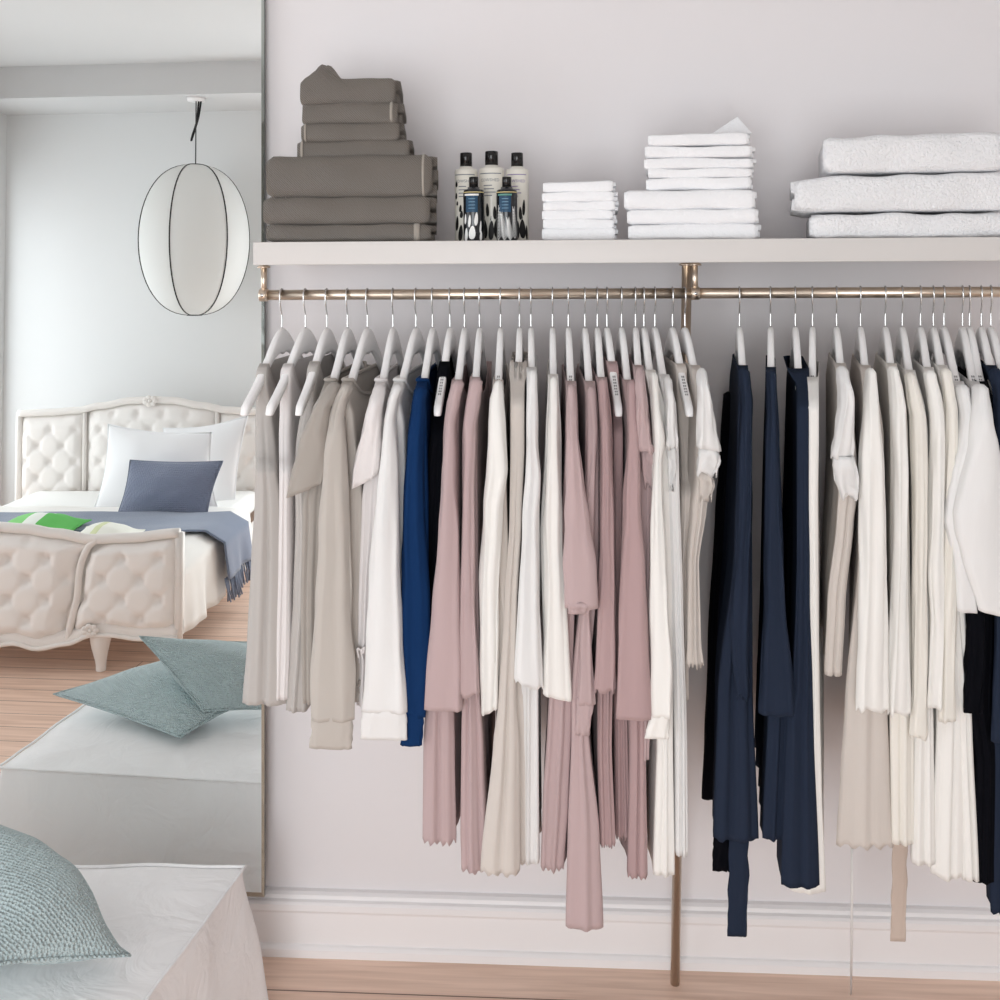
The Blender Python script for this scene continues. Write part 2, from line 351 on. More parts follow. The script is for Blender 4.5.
# ------------------------------------------------------------------ garments
def tube(name, rows, Y, hy, m, parent, k=3, amp=0.004, hem=0.0, hemk=5, slant=0.0, cap=True, seed=0, N=36, dy=0.0, flare=0.0):
    """a hanging tube of cloth; rows (py, xl, xr) in the photo at depth Y; dy: drift of depth from top to bottom"""
    y0, y1 = rows[0][0], rows[-1][0]; n = max(8, int((y1 - y0) / 5)); rings = []
    ph = seed * 1.7; O = parent.location
    for i in range(n + 1):
        t = i / n; py = y0 + (y1 - y0) * t; a, b_ = lin(rows, py); Yc = Y + dy * t + (0.02 * (1 - min(1, t * 7)) if cap else 0)
        A = at_y(a, py, Yc); B = at_y(b_, py, Yc); c = (A + B) / 2; hx = (B.x - A.x) / 2
        hyy = hy * min(0.75 + t, 1.0, 1.25 - 0.8 * t)
        g = min(1, t * 2.2); hw = max(0, (t - 0.9) / 0.1)
        r = []
        for j in range(N):
            th = 2 * math.pi * j / N; cx, sy = math.cos(th), math.sin(th)
            x = math.copysign(abs(cx) ** (0.8 - 0.4 * t), cx)
            f = math.sin(k * math.pi * x + ph + t * 2.0) + 0.5 * math.sin((k + 2) * math.pi * x - ph * 2 + t * 3.3)
            n1 = noise.noise(Vector((x * 2 + seed * 3.1, sy * 1.5, t * 6 + seed)))
            wig = 0.003 * n1
            yy = Yc + hyy * sy * (1 - 0.15 * n1) + amp * g * f * (1 if sy < 0 else -0.6) * (1 - 0.6 * x * x)
            zz = c.z + hem * hw * math.sin(hemk * th + ph) - slant * (t ** 6) * x
            xx = c.x + hx * x * (1 + flare * hw * math.sin(hemk * th + ph)) + wig
            r.append(Vector((xx, yy, zz)) - O)
        rings.append(r)
    if cap:
        r0 = rings[0]; c = sum(r0, Vector()) / N
        rings.insert(0, [c + (p - c) * 0.45 + Vector((0, 0, 0.006)) for p in r0])
    vs, fs = loft_vf(rings, cap, False)
    return mesh(name, vs, fs, m, parent, solid=0.0016)

def body(h, rows, m, parent, yh=0.222, top=None, arm=None, strap=0.135, hx0=0.0092, k=9, amp=0.006, hem=0.0, hemk=9, dip=0.045, seed=0, far=0.012, gather=False, yfar=-0.062, nose=0.0, kf=2, fdx=0.0):
    """the trunk of a garment over its hanger: shoulders follow the hanger's arms, the near edge follows rows (py, xl, xr)"""
    O = parent.location; rings = []
    LAY = [(0, -1 + j / 8) for j in range(17)] + [(1, (j + 1) / 22) for j in range(21)] + [(2, -0.6), (2, 0), (2, 0.6)] + [(3, 1 - (j + 1) / 22) for j in range(21)]
    z_sh = HZ - 0.133 if not arm else None
    py_b = rows[-1][0]
    if top is None: top = 0.1
    s_top = top / HL; z_top = HZ + h_top(s_top) + 0.004
    zb = at_y(rows[-1][1], py_b, RY - yh).z
    n = max(24, int((z_top - zb) / 0.011)); ph = seed * 2.3
    # shoulder line: half depth for a height
    def yh_at(z):
        d = HZ + 0.004 - z
        lo, hi = 0.0, 1.0
        for _ in range(18):
            mid = (lo + hi) / 2
            if -h_top(mid) < d: lo = mid
            else: hi = mid
        v = lo * HL * 1.1 if not arm else lo * HL
        if arm:
            za = at_y(rows[0][1], arm, RY - yh).z
            if z > za:
                u = min(1, max(0, (z - za) / 0.085)); lim = yh + (strap - yh) * (u ** 0.35)
                v = min(v, lim)
        return max(top, min(v, yh))
    zr0 = at_y(rows[0][1], rows[0][0], RY - yh).z
    for i in range(n + 1):
        t = i / n; z = z_top + (zb - z_top) * t
        y_h = yh_at(z); yn = RY - y_h - nose * t; yf = min(RY + y_h, yfar)
        # pixel row of this height at the near edge
        xs = hx_at(h, yn)
        if z < zr0 or rows[0][0] > 700:
            d = z - CAM.z
            # invert: py for this z at depth yn around mid x
            a, b_ = rows[0][1], rows[0][2]; py = rows[0][0]
            for _ in range(4):
                q = at_y((a + b_) / 2, py, yn + 0.012); py += (q.z - z) * F / (yn - CAM.y)
                a, b_ = lin(rows, py)
            A = at_y(a, py, yn + 0.012).x; B = at_y(b_, py, yn + 0.012).x
            nx, nh = (A + B) / 2, (B - A) / 2
        else:
            q0, q1 = at_y(rows[0][1], rows[0][0], yn + 0.012).x, at_y(rows[0][2], rows[0][0], yn + 0.012).x
            u = (z_top - z) / max(1e-4, z_top - zr0); u = u * u * (3 - 2 * u)
            nx = xs + ((q0 + q1) / 2 - xs) * u; nh = hx0 + ((q1 - q0) / 2 - hx0) * u
        fx = hx_at(h, yf) + (nx - xs) * 0.25 + fdx * t; fh = min(nh, hx0 + (far - hx0) * min(1, t * 3))
        g = min(1, max(0, (t - 0.12)) * 2.2); hw = max(0, (t - 0.93) / 0.07)
        r = []
        bul = min(0.3 * nh, 0.01)
        for (seg, q) in LAY:
            nn = 0.004 * g * noise.noise(Vector((q * 3 + seg * 7, seed * 5.3, z * 3)))
            if seg == 0:                    # the near edge, facing into the room
                x = nx + q * nh; y = yn + bul * abs(q) ** 3
                y += amp * g * 0.55 * (1 - q ** 4) * (math.sin(kf * math.pi * q + ph + t * 1.5) + 0.5 * math.sin((kf + 2) * math.pi * q - ph * 2 + t * 2.5)) + nn * 0.6
                sg = 1 if q > 0 else -1; tn = q * 1.5
            elif seg == 2:
                y = yf; x = fx - q * fh; tn = math.pi
            else:
                sg = 1 if seg == 1 else -1
                u = q; y = yn + bul + (yf - yn - bul) * u
                wn2 = (1 - u) ** 2.0
                ar = (y - yn) * 10 + sg * 1.3
                f = math.sin(k * ar + ph + t * 1.2) + 0.45 * math.sin(k * 1.7 * ar - ph + t * 2.1)
                x = fx + (nx - fx) * (1 - u) + sg * (fh + (nh - fh) * wn2) + amp * g * f * 0.8 * min(1, u * 6) * min(1, (1 - u) * 8) + nn
                tn = sg * (1.5 + u * 1.5)
            zz = z + hem * hw * math.sin(hemk * tn + ph)
            if dip and i < 7 and seg == 1: zz -= dip * (1 - ((y - RY) / max(top, y_h)) ** 2) * (1 - i / 7)
            if gather and i < 3: x += 0.003 * math.sin(tn * 14)
            r.append(Vector((x, y, zz)) - O)
        rings.append(r)
    o = mesh('body', *loft_vf(rings), m, parent, solid=0.0016)
    return o, rings[0]

def garment(kind, label, cat, h, m, rows, sleeve=None, cuff=None, slv=None, neck=None, far_sleeve=True, sY=-0.5, sh=0.02, seed=0, smat=None, extra=(), **kw):
    t = thing(kind, label, cat, (h.x, RY, HZ - 0.04), 0, 'clothes hanging on the rails')
    o, ring = body(h, rows, m, t, seed=seed, **kw)
    if neck:
        sweep('neckband', [p + Vector((0, 0, 0.002)) for p in ring], 0.0042, neck, t, 6, closed=True)
    if sleeve:
        s = dict(k=2, amp=0.004); s.update(slv or {})
        tube('sleeve', sleeve, sY, sh, smat or m, t, seed=seed, **s)
        if cuff: tube('cuff', [(cuff[0][0] - 7, cuff[0][1] + 0.5, cuff[0][2] - 0.5)] + cuff[1:], sY + s.get('dy', 0), sh * 0.42, smat or m, t, seed=seed + 1, k=5, amp=0.0012, cap=False)
        if far_sleeve:                      # the sleeve on the wall side, hanging straight under its own shoulder
            y0, y1 = sleeve[0][0], sleeve[-1][0]; Yf = -0.062; xf = hx_at(h, Yf)
            A = at_y(sleeve[0][1], y0, sY); Bz = at_y(sleeve[-1][1], (cuff or sleeve)[-1][0], sY).z
            rings = []
            for i in range(15):
                u = i / 14; z = A.z - 0.01 + (Bz - A.z + 0.01) * u; hw = 0.011 + 0.012 * u
                rings.append([Vector((xf + hw * math.cos(q) + 0.003 * math.sin(u * 9 + seed), Yf + 0.014 * math.sin(q) * (1 + 0.2 * math.cos(3 * q)), z)) - t.location for q in [2 * math.pi * j / 20 for j in range(20)]])
            mesh('sleeve', *loft_vf(rings, True, False), smat or m, t, solid=0.0016)
    for e in extra: e(t)
    return t
def X(name, rows, Y, hy, m, **k):
    return lambda t: tube(name, rows, Y, hy, m, t, **k)

def bow(t, px, py, Y, m):              # a small knotted side tie
    p = at_y(px, py, Y) - t.location; q = Vector
    pts = smooth_pts([p + q((-.004, 0, -.014)), p + q((-.006, -.004, .004)), p, p + q((.007, -.003, .006)), p + q((.004, -.002, -.004)), p, p + q((.004, -.002, -.018))], 5)
    sweep('tie', pts, 0.0022, m, t, 6)
DATA = []
def G(*a, **k): DATA.append((a, k))
#  neck px, yaw, mark, kind, label, category, material, body rows, ...
# left rail, from the mirror towards the pole
G(282, 3, 0, 'grey tank top nearest the mirror', 'tank_top', 'grey sleeveless tank top hanging nearest the mirror, first on the left rail', 'tank top', C_GREY,
  [(466, 257, 276), (500, 256, 280), (560, 252, 283), (640, 248, 284), (705, 243, 287)], tip=243, arm=466, strap=0.125, yh=0.2, amp=0.008, dip=0.08, top=0.105, k=7, neck=None)
G(305.5, 3, 0, 'pale tank top second from the mirror', 'tank_top', 'pale off-white tank top hanging second from the mirror with a banded hem', 'tank top', C_PALE,
  [(470, 281, 291), (500, 281, 290), (560, 280, 290), (645, 277, 290), (700, 276, 288)], tip=268, arm=468, strap=0.125, yh=0.2, dip=0.08, top=0.105, amp=0.004)
G(327, 2, 0, 'grey tank top third from the mirror', 'tank_top', 'grey sleeveless tank top hanging third from the mirror beside the taupe tee', 'tank top', C_GREY,
  [(470, 297, 308), (520, 297, 312), (600, 294, 314), (650, 291, 311), (712, 287, 307)], tip=298, arm=466, strap=0.12, yh=0.2, dip=0.06, top=0.1)
G(347.5, 2, 0, 'taupe short-sleeved tee', 'tshirt', 'taupe grey tee with wide short sleeve, fourth garment from the mirror', 't-shirt', C_TAUPE,
  [(440, 318, 330), (500, 304, 322), (600, 302, 320), (704, 304, 320)],
  sleeve=[(386, 328, 340), (396, 321, 337), (408, 314, 331), (440, 302, 329), (470, 293, 327), (490, 288, 323)], slv=dict(slant=-0.014, amp=0.003), sY=-0.51, sh=0.024, neck=C_TAUPE)
G(367.5, 2, 0, 'greige long-sleeved sweatshirt', 'sweatshirt', 'greige grey long-sleeved sweatshirt with wide cuff, fifth garment from the mirror', 'sweatshirt', C_GREIGE,
  [(420, 340, 354), (500, 338, 362), (600, 340, 362), (702, 344, 364)],
  sleeve=[(388, 341, 352), (400, 335, 347), (416, 331, 344), (456, 325, 346), (540, 319, 350), (600, 316, 351), (672, 310, 355), (719, 311, 354)],
  cuff=[(719, 312, 353), (748, 310, 352)], sY=-0.515, sh=0.024, neck=C_GREIGE)
G(393, 2, 0, 'pale grey short-sleeved tee', 'tshirt', 'pale grey tee with flared short sleeve, between the greige and white sweatshirts', 't-shirt', C_PALE,
  [(440, 371, 384), (500, 363, 380), (600, 360, 374), (706, 358, 370)], extra=[lambda t: bow(t, 361, 650, -0.5, C_PALE), lambda t: bow(t, 357, 683, -0.49, C_TAUPE)],
  sleeve=[(388, 374, 385), (400, 370, 383), (420, 365, 382), (450, 358, 381), (470, 353, 379), (482, 352, 376)], slv=dict(slant=-0.012, amp=0.003), sY=-0.505, sh=0.024, neck=C_PALE)
G(416, 2, 0, 'white long-sleeved sweatshirt', 'sweatshirt', 'white long-sleeved sweatshirt with ribbed cuff beside the royal blue top', 'sweatshirt', C_WHITE,
  [(430, 388, 404), (520, 384, 406), (690, 384, 404)],
  sleeve=[(388, 393, 403), (400, 388, 399), (420, 385, 396), (490, 378, 398), (570, 370, 400), (640, 367, 402), (690, 364, 406), (711, 362, 407)],
  cuff=[(711, 362, 406), (739, 361, 407)], sY=-0.515, sh=0.024, neck=C_WHITE)
G(432.6, 1, 0, 'royal blue long-sleeved top', 'knit_top', 'royal blue long-sleeved top beside the white sweatshirt', 'top', C_ROYAL,
  [(420, 412, 426), (520, 408, 428), (700, 410, 428)],
  sleeve=[(390, 415, 426), (400, 413, 424), (436, 408, 423), (516, 403, 424), (600, 402, 430), (680, 403, 431), (716, 404, 425)],
  cuff=[(716, 404, 425), (745, 401, 421)], sY=-0.5, sh=0.022, neck=C_ROYAL)
G(450, 0, 1, 'black tank dress with the bare arm tip', 'tank_top', 'black sleeveless top between the royal blue and first pink garment', 'top', C_BLACK,
  [(430, 432, 446), (470, 427, 446), (560, 424, 441), (640, 424, 438), (706, 424, 434)], tip=437, arm=428, strap=0.13, yh=0.2, top=0.1)
G(464.6, 1, 0, 'first pink dress from the left', 'long_sleeve_dress', 'dusty pink dress with wide straight sleeve, first pink garment from the left', 'dress', C_PINK,
  [(440, 444, 458), (560, 440, 458), (690, 427, 452), (742, 424, 454), (843, 423, 456)],
  sleeve=[(384, 453, 464), (396, 449, 461), (425, 446, 456), (480, 442, 457), (530, 439, 459), (600, 433, 460), (709, 425, 463)], slv=dict(amp=0.003, k=2), sY=-0.51, sh=0.022, hem=0.005, hemk=11, amp=0.008)
G(479.6, 1, 0, 'second pink dress from the left', 'long_sleeve_dress', 'dusty pink dress with gathered sleeve end, second pink garment from the left', 'dress', C_PINK,
  [(440, 463, 477), (560, 463, 478), (690, 463, 480), (740, 462, 483), (830, 461, 486), (872, 462, 488)],
  sleeve=[(382, 470, 482), (400, 467, 480), (425, 465, 476), (520, 463, 474), (600, 461, 475), (660, 459, 478), (694, 458, 479)], slv=dict(hem=0.006, hemk=7, flare=0.1), sY=-0.51, sh=0.02, hem=0.004, amp=0.008)
G(500.6, 0, 1, 'ivory dress beside the second pink dress', 'long_sleeve_dress', 'ivory long-sleeved dress right beside the second pink dress', 'dress', C_SHEER,
  [(440, 491, 505), (560, 488, 508), (640, 495, 515), (720, 500, 530), (862, 505, 536)],
  sleeve=[(384, 495, 502), (400, 491, 503), (430, 489, 505), (470, 487, 508), (505, 484, 503), (580, 480, 499), (650, 481, 498), (711, 482, 497)], smat=C_IVORY, slv=dict(slant=-0.006), sY=-0.505, sh=0.02, hem=0.003, amp=0.005)
G(519.6, 0, 0, 'cream gathered sleeveless dress', 'sleeveless_dress', 'long cream gathered dress with puffed shoulder, its pale skirt flaring left', 'dress', C_SHEER,
  [(400, 511, 524), (450, 511, 524), (520, 510, 521), (600, 505, 517), (700, 499, 516), (740, 494, 519), (864, 481, 520)], gather=True, hx0=0.014, top=0.1, dip=0, hem=0.004, k=6, nose=0.03)
G(531, 0, 0, 'white dress with rippled sleeve hem', 'long_sleeve_dress', 'white long-sleeved dress with rippled sleeve hem between two cream dresses', 'dress', C_WHITE,
  [(440, 528, 538), (560, 524, 540), (700, 521, 538), (864, 520, 539)],
  sleeve=[(374, 529, 537), (390, 527, 537), (440, 527, 537), (474, 526, 540), (520, 523, 538), (600, 519, 539), (684, 515, 543)], slv=dict(slant=0.006, hem=0.003, hemk=5), sY=-0.515, sh=0.02)
G(552.6, 0, 1, 'ivory top beside the half-sleeved pink dress', 'knit_top', 'ivory long-sleeved top with open straight sleeve beside the half-sleeved pink dress', 'top', C_IVORY,
  [(440, 546, 561), (530, 541, 561), (690, 545, 561)],
  sleeve=[(380, 550, 557), (400, 549, 558), (430, 548, 559), (520, 544, 562), (600, 545, 566), (697, 543, 571)], slv=dict(slant=0.006, amp=0.003), sY=-0.505, sh=0.02)
G(568.4, 0, 1, 'half-sleeved pink dress', 'half_sleeve_dress', 'pink dress with wide half-length sleeve hemmed at elbow height', 'dress', C_PINK,
  [(440, 566, 578), (600, 558, 574), (720, 548, 571), (800, 543, 568), (870, 541, 563)],
  sleeve=[(388, 568, 575), (400, 568, 576), (430, 567, 578), (480, 566, 584), (520, 565, 589), (565, 564, 597), (607, 565, 598)], slv=dict(amp=0.003), sY=-0.535, sh=0.024, amp=0.007, hem=0.003,
  extra=[X('sleeve_lining', [(600, 568, 592), (613, 569, 589)], -0.535, 0.016, C_PINK, cap=False)])
G(585, 0, 0, 'pink dress with the longest front panel', 'long_sleeve_dress', 'pink dress with narrow cuffed sleeve and longest front panel near the floor', 'dress', C_PINK,
  [(440, 586, 598), (560, 584, 598), (690, 572, 588), (731, 572, 588), (830, 568, 599), (922, 566, 603)],
  sleeve=[(390, 587, 595), (430, 588, 597), (520, 584, 594), (614, 582, 590), (660, 580, 592), (704, 577, 595)], slv=dict(amp=0.002), cuff=[(704, 577, 594), (735, 576, 589)], sY=-0.505, sh=0.014, amp=0.004, nose=0.02)
G(597.4, 0, 0, 'pink dress with narrow frilled sleeve', 'long_sleeve_dress', 'rose pink dress with narrow frilled sleeve left of the empty hanger tip', 'dress', C_ROSE,
  [(440, 600, 612), (560, 600, 613), (690, 598, 612), (742, 598, 611), (846, 600, 615)],
  sleeve=[(382, 599, 607), (400, 599, 608), (430, 601, 610), (520, 601, 613), (600, 599, 615), (690, 594, 615)], slv=dict(hem=0.005, hemk=7, flare=0.1, amp=0.003), sY=-0.51, sh=0.018, hem=0.004, hemk=13)
G(607, 1, 1, 'rose sleeveless dress with the bare arm tip', 'sleeveless_dress', 'rose sleeveless dress set back under a bare white hanger tip', 'dress', C_ROSE,
  [(440, 614, 622), (520, 614, 622), (600, 614, 624), (740, 616, 627), (838, 616, 630)], tip=619, arm=430, strap=0.12, yh=0.19, hem=0.006, hemk=11, top=0.1)
G(621.6, 0, 0, 'rose dress with broad flat sleeve', 'long_sleeve_dress', 'rose pink dress with broad flat sleeve hemmed beside the ivory cuff', 'dress', C_ROSE,
  [(440, 628, 640), (560, 626, 642), (700, 631, 645), (742, 631, 645), (878, 628, 647)],
  sleeve=[(384, 628, 636), (400, 627, 636), (440, 628, 638), (500, 624, 640), (580, 621, 645), (640, 619, 648), (718, 616, 651)], slv=dict(amp=0.002, k=1), sY=-0.52, sh=0.02, hem=0.003)
G(635.6, 0, 0, 'pink top with frilled cap sleeve', 'frilled_top', 'pink top with short frilled cap sleeve beside the ivory garments', 'top', C_PINK,
  [(460, 638, 652), (560, 640, 652), (700, 640, 650), (760, 640, 648)],
  sleeve=[(372, 636, 644), (400, 636, 646), (430, 636, 649), (452, 634, 653)], slv=dict(hem=0.004, flare=0.1, amp=0.003), sY=-0.52, sh=0.024, far_sleeve=False,
  extra=[X('frill', [(446, 641, 654), (465, 642, 656), (486, 645, 654)], -0.5, 0.018, C_PINK, cap=False, hem=0.008, hemk=6, amp=0.007, k=3)])
G(644, 1, 1, 'ivory dress with flared cuff', 'long_sleeve_dress', 'ivory long-sleeved dress with flared cuff right of the broad rose sleeve', 'dress', C_IVORY,
  [(440, 654, 668), (560, 654, 672), (738, 657, 672), (876, 653, 674)],
  sleeve=[(376, 650, 657), (400, 651, 659), (440, 653, 664), (460, 653, 661), (520, 651, 663), (600, 650, 667), (670, 651, 672), (716, 651, 671)], cuff=[(716, 652, 670), (738, 645, 668)], slv=dict(amp=0.004), sY=-0.52, sh=0.02, amp=0.005)
G(655, 1, 0, 'white strappy dress with flounced cap', 'cap_sleeve_dress', 'white dress with flounced cap sleeve and narrow skirt in front of the pole', 'dress', C_WHITE,
  [(470, 668, 678), (600, 672, 682), (740, 676, 686), (856, 676, 687)],
  sleeve=[(380, 664, 671), (400, 666, 673), (425, 666, 675), (448, 666, 678)], slv=dict(hem=0.004, flare=0.15), sY=-0.51, sh=0.02, far_sleeve=False,
  extra=[X('frill', [(444, 667, 676), (465, 668, 676), (488, 669, 674)], -0.49, 0.016, C_WHITE, cap=False, hem=0.006, hemk=5, amp=0.005)])
G(672.6, 1, 1, 'cream sheer top with deep armhole', 'tank_top', 'cream sheer sleeveless top with deep armhole under a bare white hanger tip', 'top', C_SHEER,
  [(494, 682, 694), (560, 680, 690), (640, 679, 687), (700, 680, 688)], tip=690, arm=494, strap=0.12, yh=0.19, top=0.105, dip=0.05)
G(685, 1, 1, 'white blouse with flounced short sleeve', 'cap_sleeve_blouse', 'white blouse with flounced short sleeve, last before the gap at the pole', 'blouse', C_SHEER,
  [(480, 696, 711), (505, 692, 706), (560, 688, 698), (640, 687, 700), (666, 686, 703)],
  sleeve=[(372, 698, 706), (390, 698, 709), (410, 697, 713), (430, 697, 716), (449, 697, 720)], slv=dict(slant=0.004, flare=0.06), smat=C_WHITE, sY=-0.515, sh=0.024, far_sleeve=False, hem=0.006,
  extra=[X('frill', [(446, 699, 718), (460, 698, 720), (474, 697, 716)], -0.505, 0.02, C_WHITE, cap=False, hem=0.006, hemk=6, amp=0.006),
         X('frill', [(470, 698, 712), (484, 699, 714), (498, 700, 711)], -0.49, 0.018, C_SHEER, cap=False, hem=0.006, hemk=5, amp=0.006)])
# right rail
G(739.6, 1, 0, 'first navy dress right of the pole', 'long_sleeve_dress', 'navy dress with trailing tie, first garment right of the pole', 'dress', C_NAVY,
  [(440, 737, 750), (560, 734, 751), (690, 718, 752), (841, 713, 758)],
  sleeve=[(372, 739, 748), (385, 740, 749), (400, 741, 751), (465, 739, 751), (510, 737, 751), (560, 735, 749), (624, 731, 748), (660, 733, 748), (696, 738, 748)], slv=dict(amp=0.003, hem=0.004), sY=-0.505, sh=0.02, nose=0.0, fdx=-0.035, amp=0.008, hem=0.003, far_sleeve=False,
  extra=[X('under_layer', [(835, 714, 731), (870, 713, 731)], -0.44, 0.012, C_BLACK, cap=False), X('tie', [(830, 730, 748), (880, 729, 748), (936, 728, 746)], -0.47, 0.0035, C_NAVY, cap=False, amp=0.0008),
         X('back_panel', [(395, 724, 737), (450, 721, 735), (510, 716, 731), (600, 711, 727), (690, 707, 724), (740, 705, 722), (797, 702, 719)], -0.16, 0.03, C_BLACK)])
G(770.6, 0, 0, 'second navy dress right of the pole', 'long_sleeve_dress', 'navy dress with layered straight skirt, second garment right of the pole', 'dress', C_NAVY,
  [(440, 766, 778), (560, 765, 782), (700, 768, 788), (840, 762, 784)],
  sleeve=[(374, 768, 775), (400, 768, 775), (440, 766, 776), (500, 765, 778), (600, 764, 784), (713, 758, 796)], slv=dict(amp=0.004, k=3), sY=-0.505, sh=0.022, smat=C_NAVY, fdx=-0.025, far_sleeve=False)
G(795.4, 0, 1, 'navy dress with rounded draped shoulder', 'draped_dress', 'navy blue dress with rounded draped shoulder and wide trouser-like panel', 'dress', C_NAVY,
  [(392, 796, 807), (440, 796, 807), (500, 796, 807), (560, 796, 808), (600, 795, 808), (680, 793, 811), (716, 787, 812), (884, 781, 819)], hx0=0.02, top=0.115, dip=0.0, far=0.024, k=6, nose=0.01, fdx=-0.03, yh=0.232)
G(812.6, 0, 1, 'cream folded garment beside the last navy dress', 'folded_dress', 'cream smooth garment folded over its hanger beside the navy draped dress', 'dress', C_IVORY,
  [(400, 807, 817), (440, 807, 817), (500, 806, 816), (620, 807, 817), (700, 807, 818), (780, 803, 820), (893, 789, 825)], hx0=0.012, top=0.135, dip=0.0, amp=0.003, k=5, yh=0.23)
G(836.6, 0, 0, 'white blouse with puffed frill sleeve', 'cap_sleeve_blouse', 'white blouse with puffed frilled sleeve, second ivory garment on the right rail', 'blouse', C_SHEER,
  [(490, 838, 856), (520, 836, 852), (600, 827, 844), (676, 824, 840)],
  sleeve=[(370, 838, 846), (398, 840, 852), (430, 836, 853), (457, 831, 853)], slv=dict(flare=0.06, hem=0.003), smat=C_WHITE, sY=-0.51, sh=0.026, far_sleeve=False,
  extra=[X('frill', [(455, 834, 853), (466, 833, 856), (478, 835, 858), (496, 841, 858)], -0.51, 0.022, C_WHITE, cap=False, hem=0.007, hemk=6, amp=0.006, k=4)])
G(860.6, 0, 0, 'ivory dress with broad rippled sleeve', 'long_sleeve_dress', 'ivory dress with broad rippled sleeve and sheer skirt trailing a thin white cord', 'dress', C_SHEER,
  [(440, 862, 882), (560, 858, 884), (700, 845, 886), (780, 840, 889), (847, 836, 893)],
  sleeve=[(372, 867, 874), (398, 864, 877), (470, 860, 883), (560, 860, 886), (640, 858, 887), (709, 856, 888)], smat=C_IVORY, slv=dict(hem=0.004, hemk=7, amp=0.004), sY=-0.515, sh=0.022, hem=0.005, hemk=9, far_sleeve=False, amp=0.004,
  extra=[lambda t: sweep('cord', [at_y(852, 845, -0.40) - t.location, at_y(852, 900, -0.38) - t.location, at_y(851.5, 950, -0.30) - t.location, at_y(851, 994, -0.15) - t.location], 0.0023, C_WHITE, t, 6)])
G(885.4, 0, 0, 'ivory dress over a pleated cream skirt', 'long_sleeve_dress', 'ivory dress with finely pleated cream skirt and hanging beige ribbon', 'dress', C_CREAM,
  [(440, 890, 906), (560, 890, 908), (712, 889, 912), (845, 891, 912)],
  sleeve=[(370, 889, 897), (392, 891, 902), (407, 892, 905), (488, 893, 906), (560, 893, 906), (640, 890, 908), (713, 888, 910)], slv=dict(hem=0.004, hemk=7), sY=-0.51, sh=0.02, smat=C_IVORY, k=22, amp=0.006, far_sleeve=False,
  extra=[X('ribbon', [(840, 893, 907), (900, 892, 906), (941, 891, 905)], -0.3, 0.002, C_SKIN, cap=False, amp=0.0005)])
G(902.4, 0, 1, 'ivory dress with narrow longest sleeve', 'long_sleeve_dress', 'ivory dress with narrow sleeve reaching lowest of the ivory sleeves', 'dress', C_IVORY,
  [(440, 911, 926), (560, 914, 926), (700, 915, 931), (865, 911, 934)],
  sleeve=[(376, 906, 914), (400, 909, 921), (416, 912, 925), (500, 914, 925), (600, 914, 925), (690, 913, 926), (736, 910, 927)], slv=dict(hem=0.004, hemk=5), sY=-0.505, sh=0.018, smat=C_CREAM, far_sleeve=False)
G(920.6, 0, 1, 'cream dress with rounded white hem', 'long_sleeve_dress', 'cream dress with rounded white hem lowest of the ivory skirts', 'dress', C_IVORY,
  [(440, 929, 944), (560, 930, 945), (720, 936, 962), (878, 930, 962)],
  sleeve=[(374, 925, 935), (400, 929, 941), (416, 931, 943), (500, 930, 942), (564, 928, 942), (620, 931, 942), (707, 928, 941)], slv=dict(hem=0.003), sY=-0.505, sh=0.018, hem=0.004, hemk=2, far_sleeve=False)
G(933.4, 0, 0, 'ivory dress beside the dark navy one', 'long_sleeve_dress', 'ivory dress with straight sleeve beside the white kimono tops', 'dress', C_IVORY,
  [(440, 945, 958), (560, 944, 960), (720, 955, 970), (881, 961, 977)],
  sleeve=[(372, 941, 950), (390, 944, 953), (407, 946, 956), (500, 944, 955), (600, 942, 954), (720, 939, 954)], slv=dict(amp=0.005, slant=-0.003), sY=-0.505, sh=0.018, smat=C_CREAM, far_sleeve=False)
G(944, 0, 1, 'white kimono-sleeved top', 'kimono_top', 'white top with angular kimono sleeve, left one of the two', 'top', C_WHITE,
  [(440, 958, 972), (520, 958, 974), (600, 960, 974)],
  sleeve=[(388, 957, 967), (416, 961, 971), (440, 957, 970), (470, 951, 968), (520, 944, 967), (540, 949, 970), (560, 953, 972), (611, 957, 976)], slv=dict(amp=0.003), sY=-0.515, sh=0.022, far_sleeve=False)
G(962.6, 0, 1, 'white top with wide batwing sleeve', 'batwing_top', 'white top with wide batwing sleeve cut by the right edge of the picture', 'top', C_WHITE,
  [(440, 976, 996), (520, 974, 998), (600, 982, 998)],
  sleeve=[(388, 975, 985), (420, 972, 991), (443, 969, 996), (480, 961, 1003), (515, 953, 1008), (530, 955, 1009), (556, 962, 1010), (614, 980, 1012)], slv=dict(amp=0.003, slant=0.006), sY=-0.54, sh=0.026, far_sleeve=False)
G(969.6, 0, 1, 'dark navy dress behind the batwing top', 'navy_dress', 'dark navy dress hanging behind the white batwing top', 'dress', C_BLACK,
  [(420, 982, 993), (500, 983, 999), (612, 972, 991), (706, 968, 988), (760, 975, 994), (883, 971, 993)], dip=0.0, nose=0.0,
  extra=[X('panel', [(600, 968, 984), (660, 966, 984), (712, 964, 981)], -0.5, 0.014, C_BLACK, cap=False)])
G(981.4, 0, 0, 'navy dress with gathered hem', 'gathered_dress', 'navy blue dress with gathered hem at the right edge of the picture', 'dress', C_NAVY,
  [(420, 997, 1010), (600, 996, 1016), (740, 992, 1018), (860, 988, 1022), (915, 990, 1022)],
  sleeve=[(372, 991, 1000), (400, 995, 1006), (500, 997, 1012), (600, 996, 1014), (742, 992, 1014)], sY=-0.505, sh=0.018, far_sleeve=False, hem=0.003)
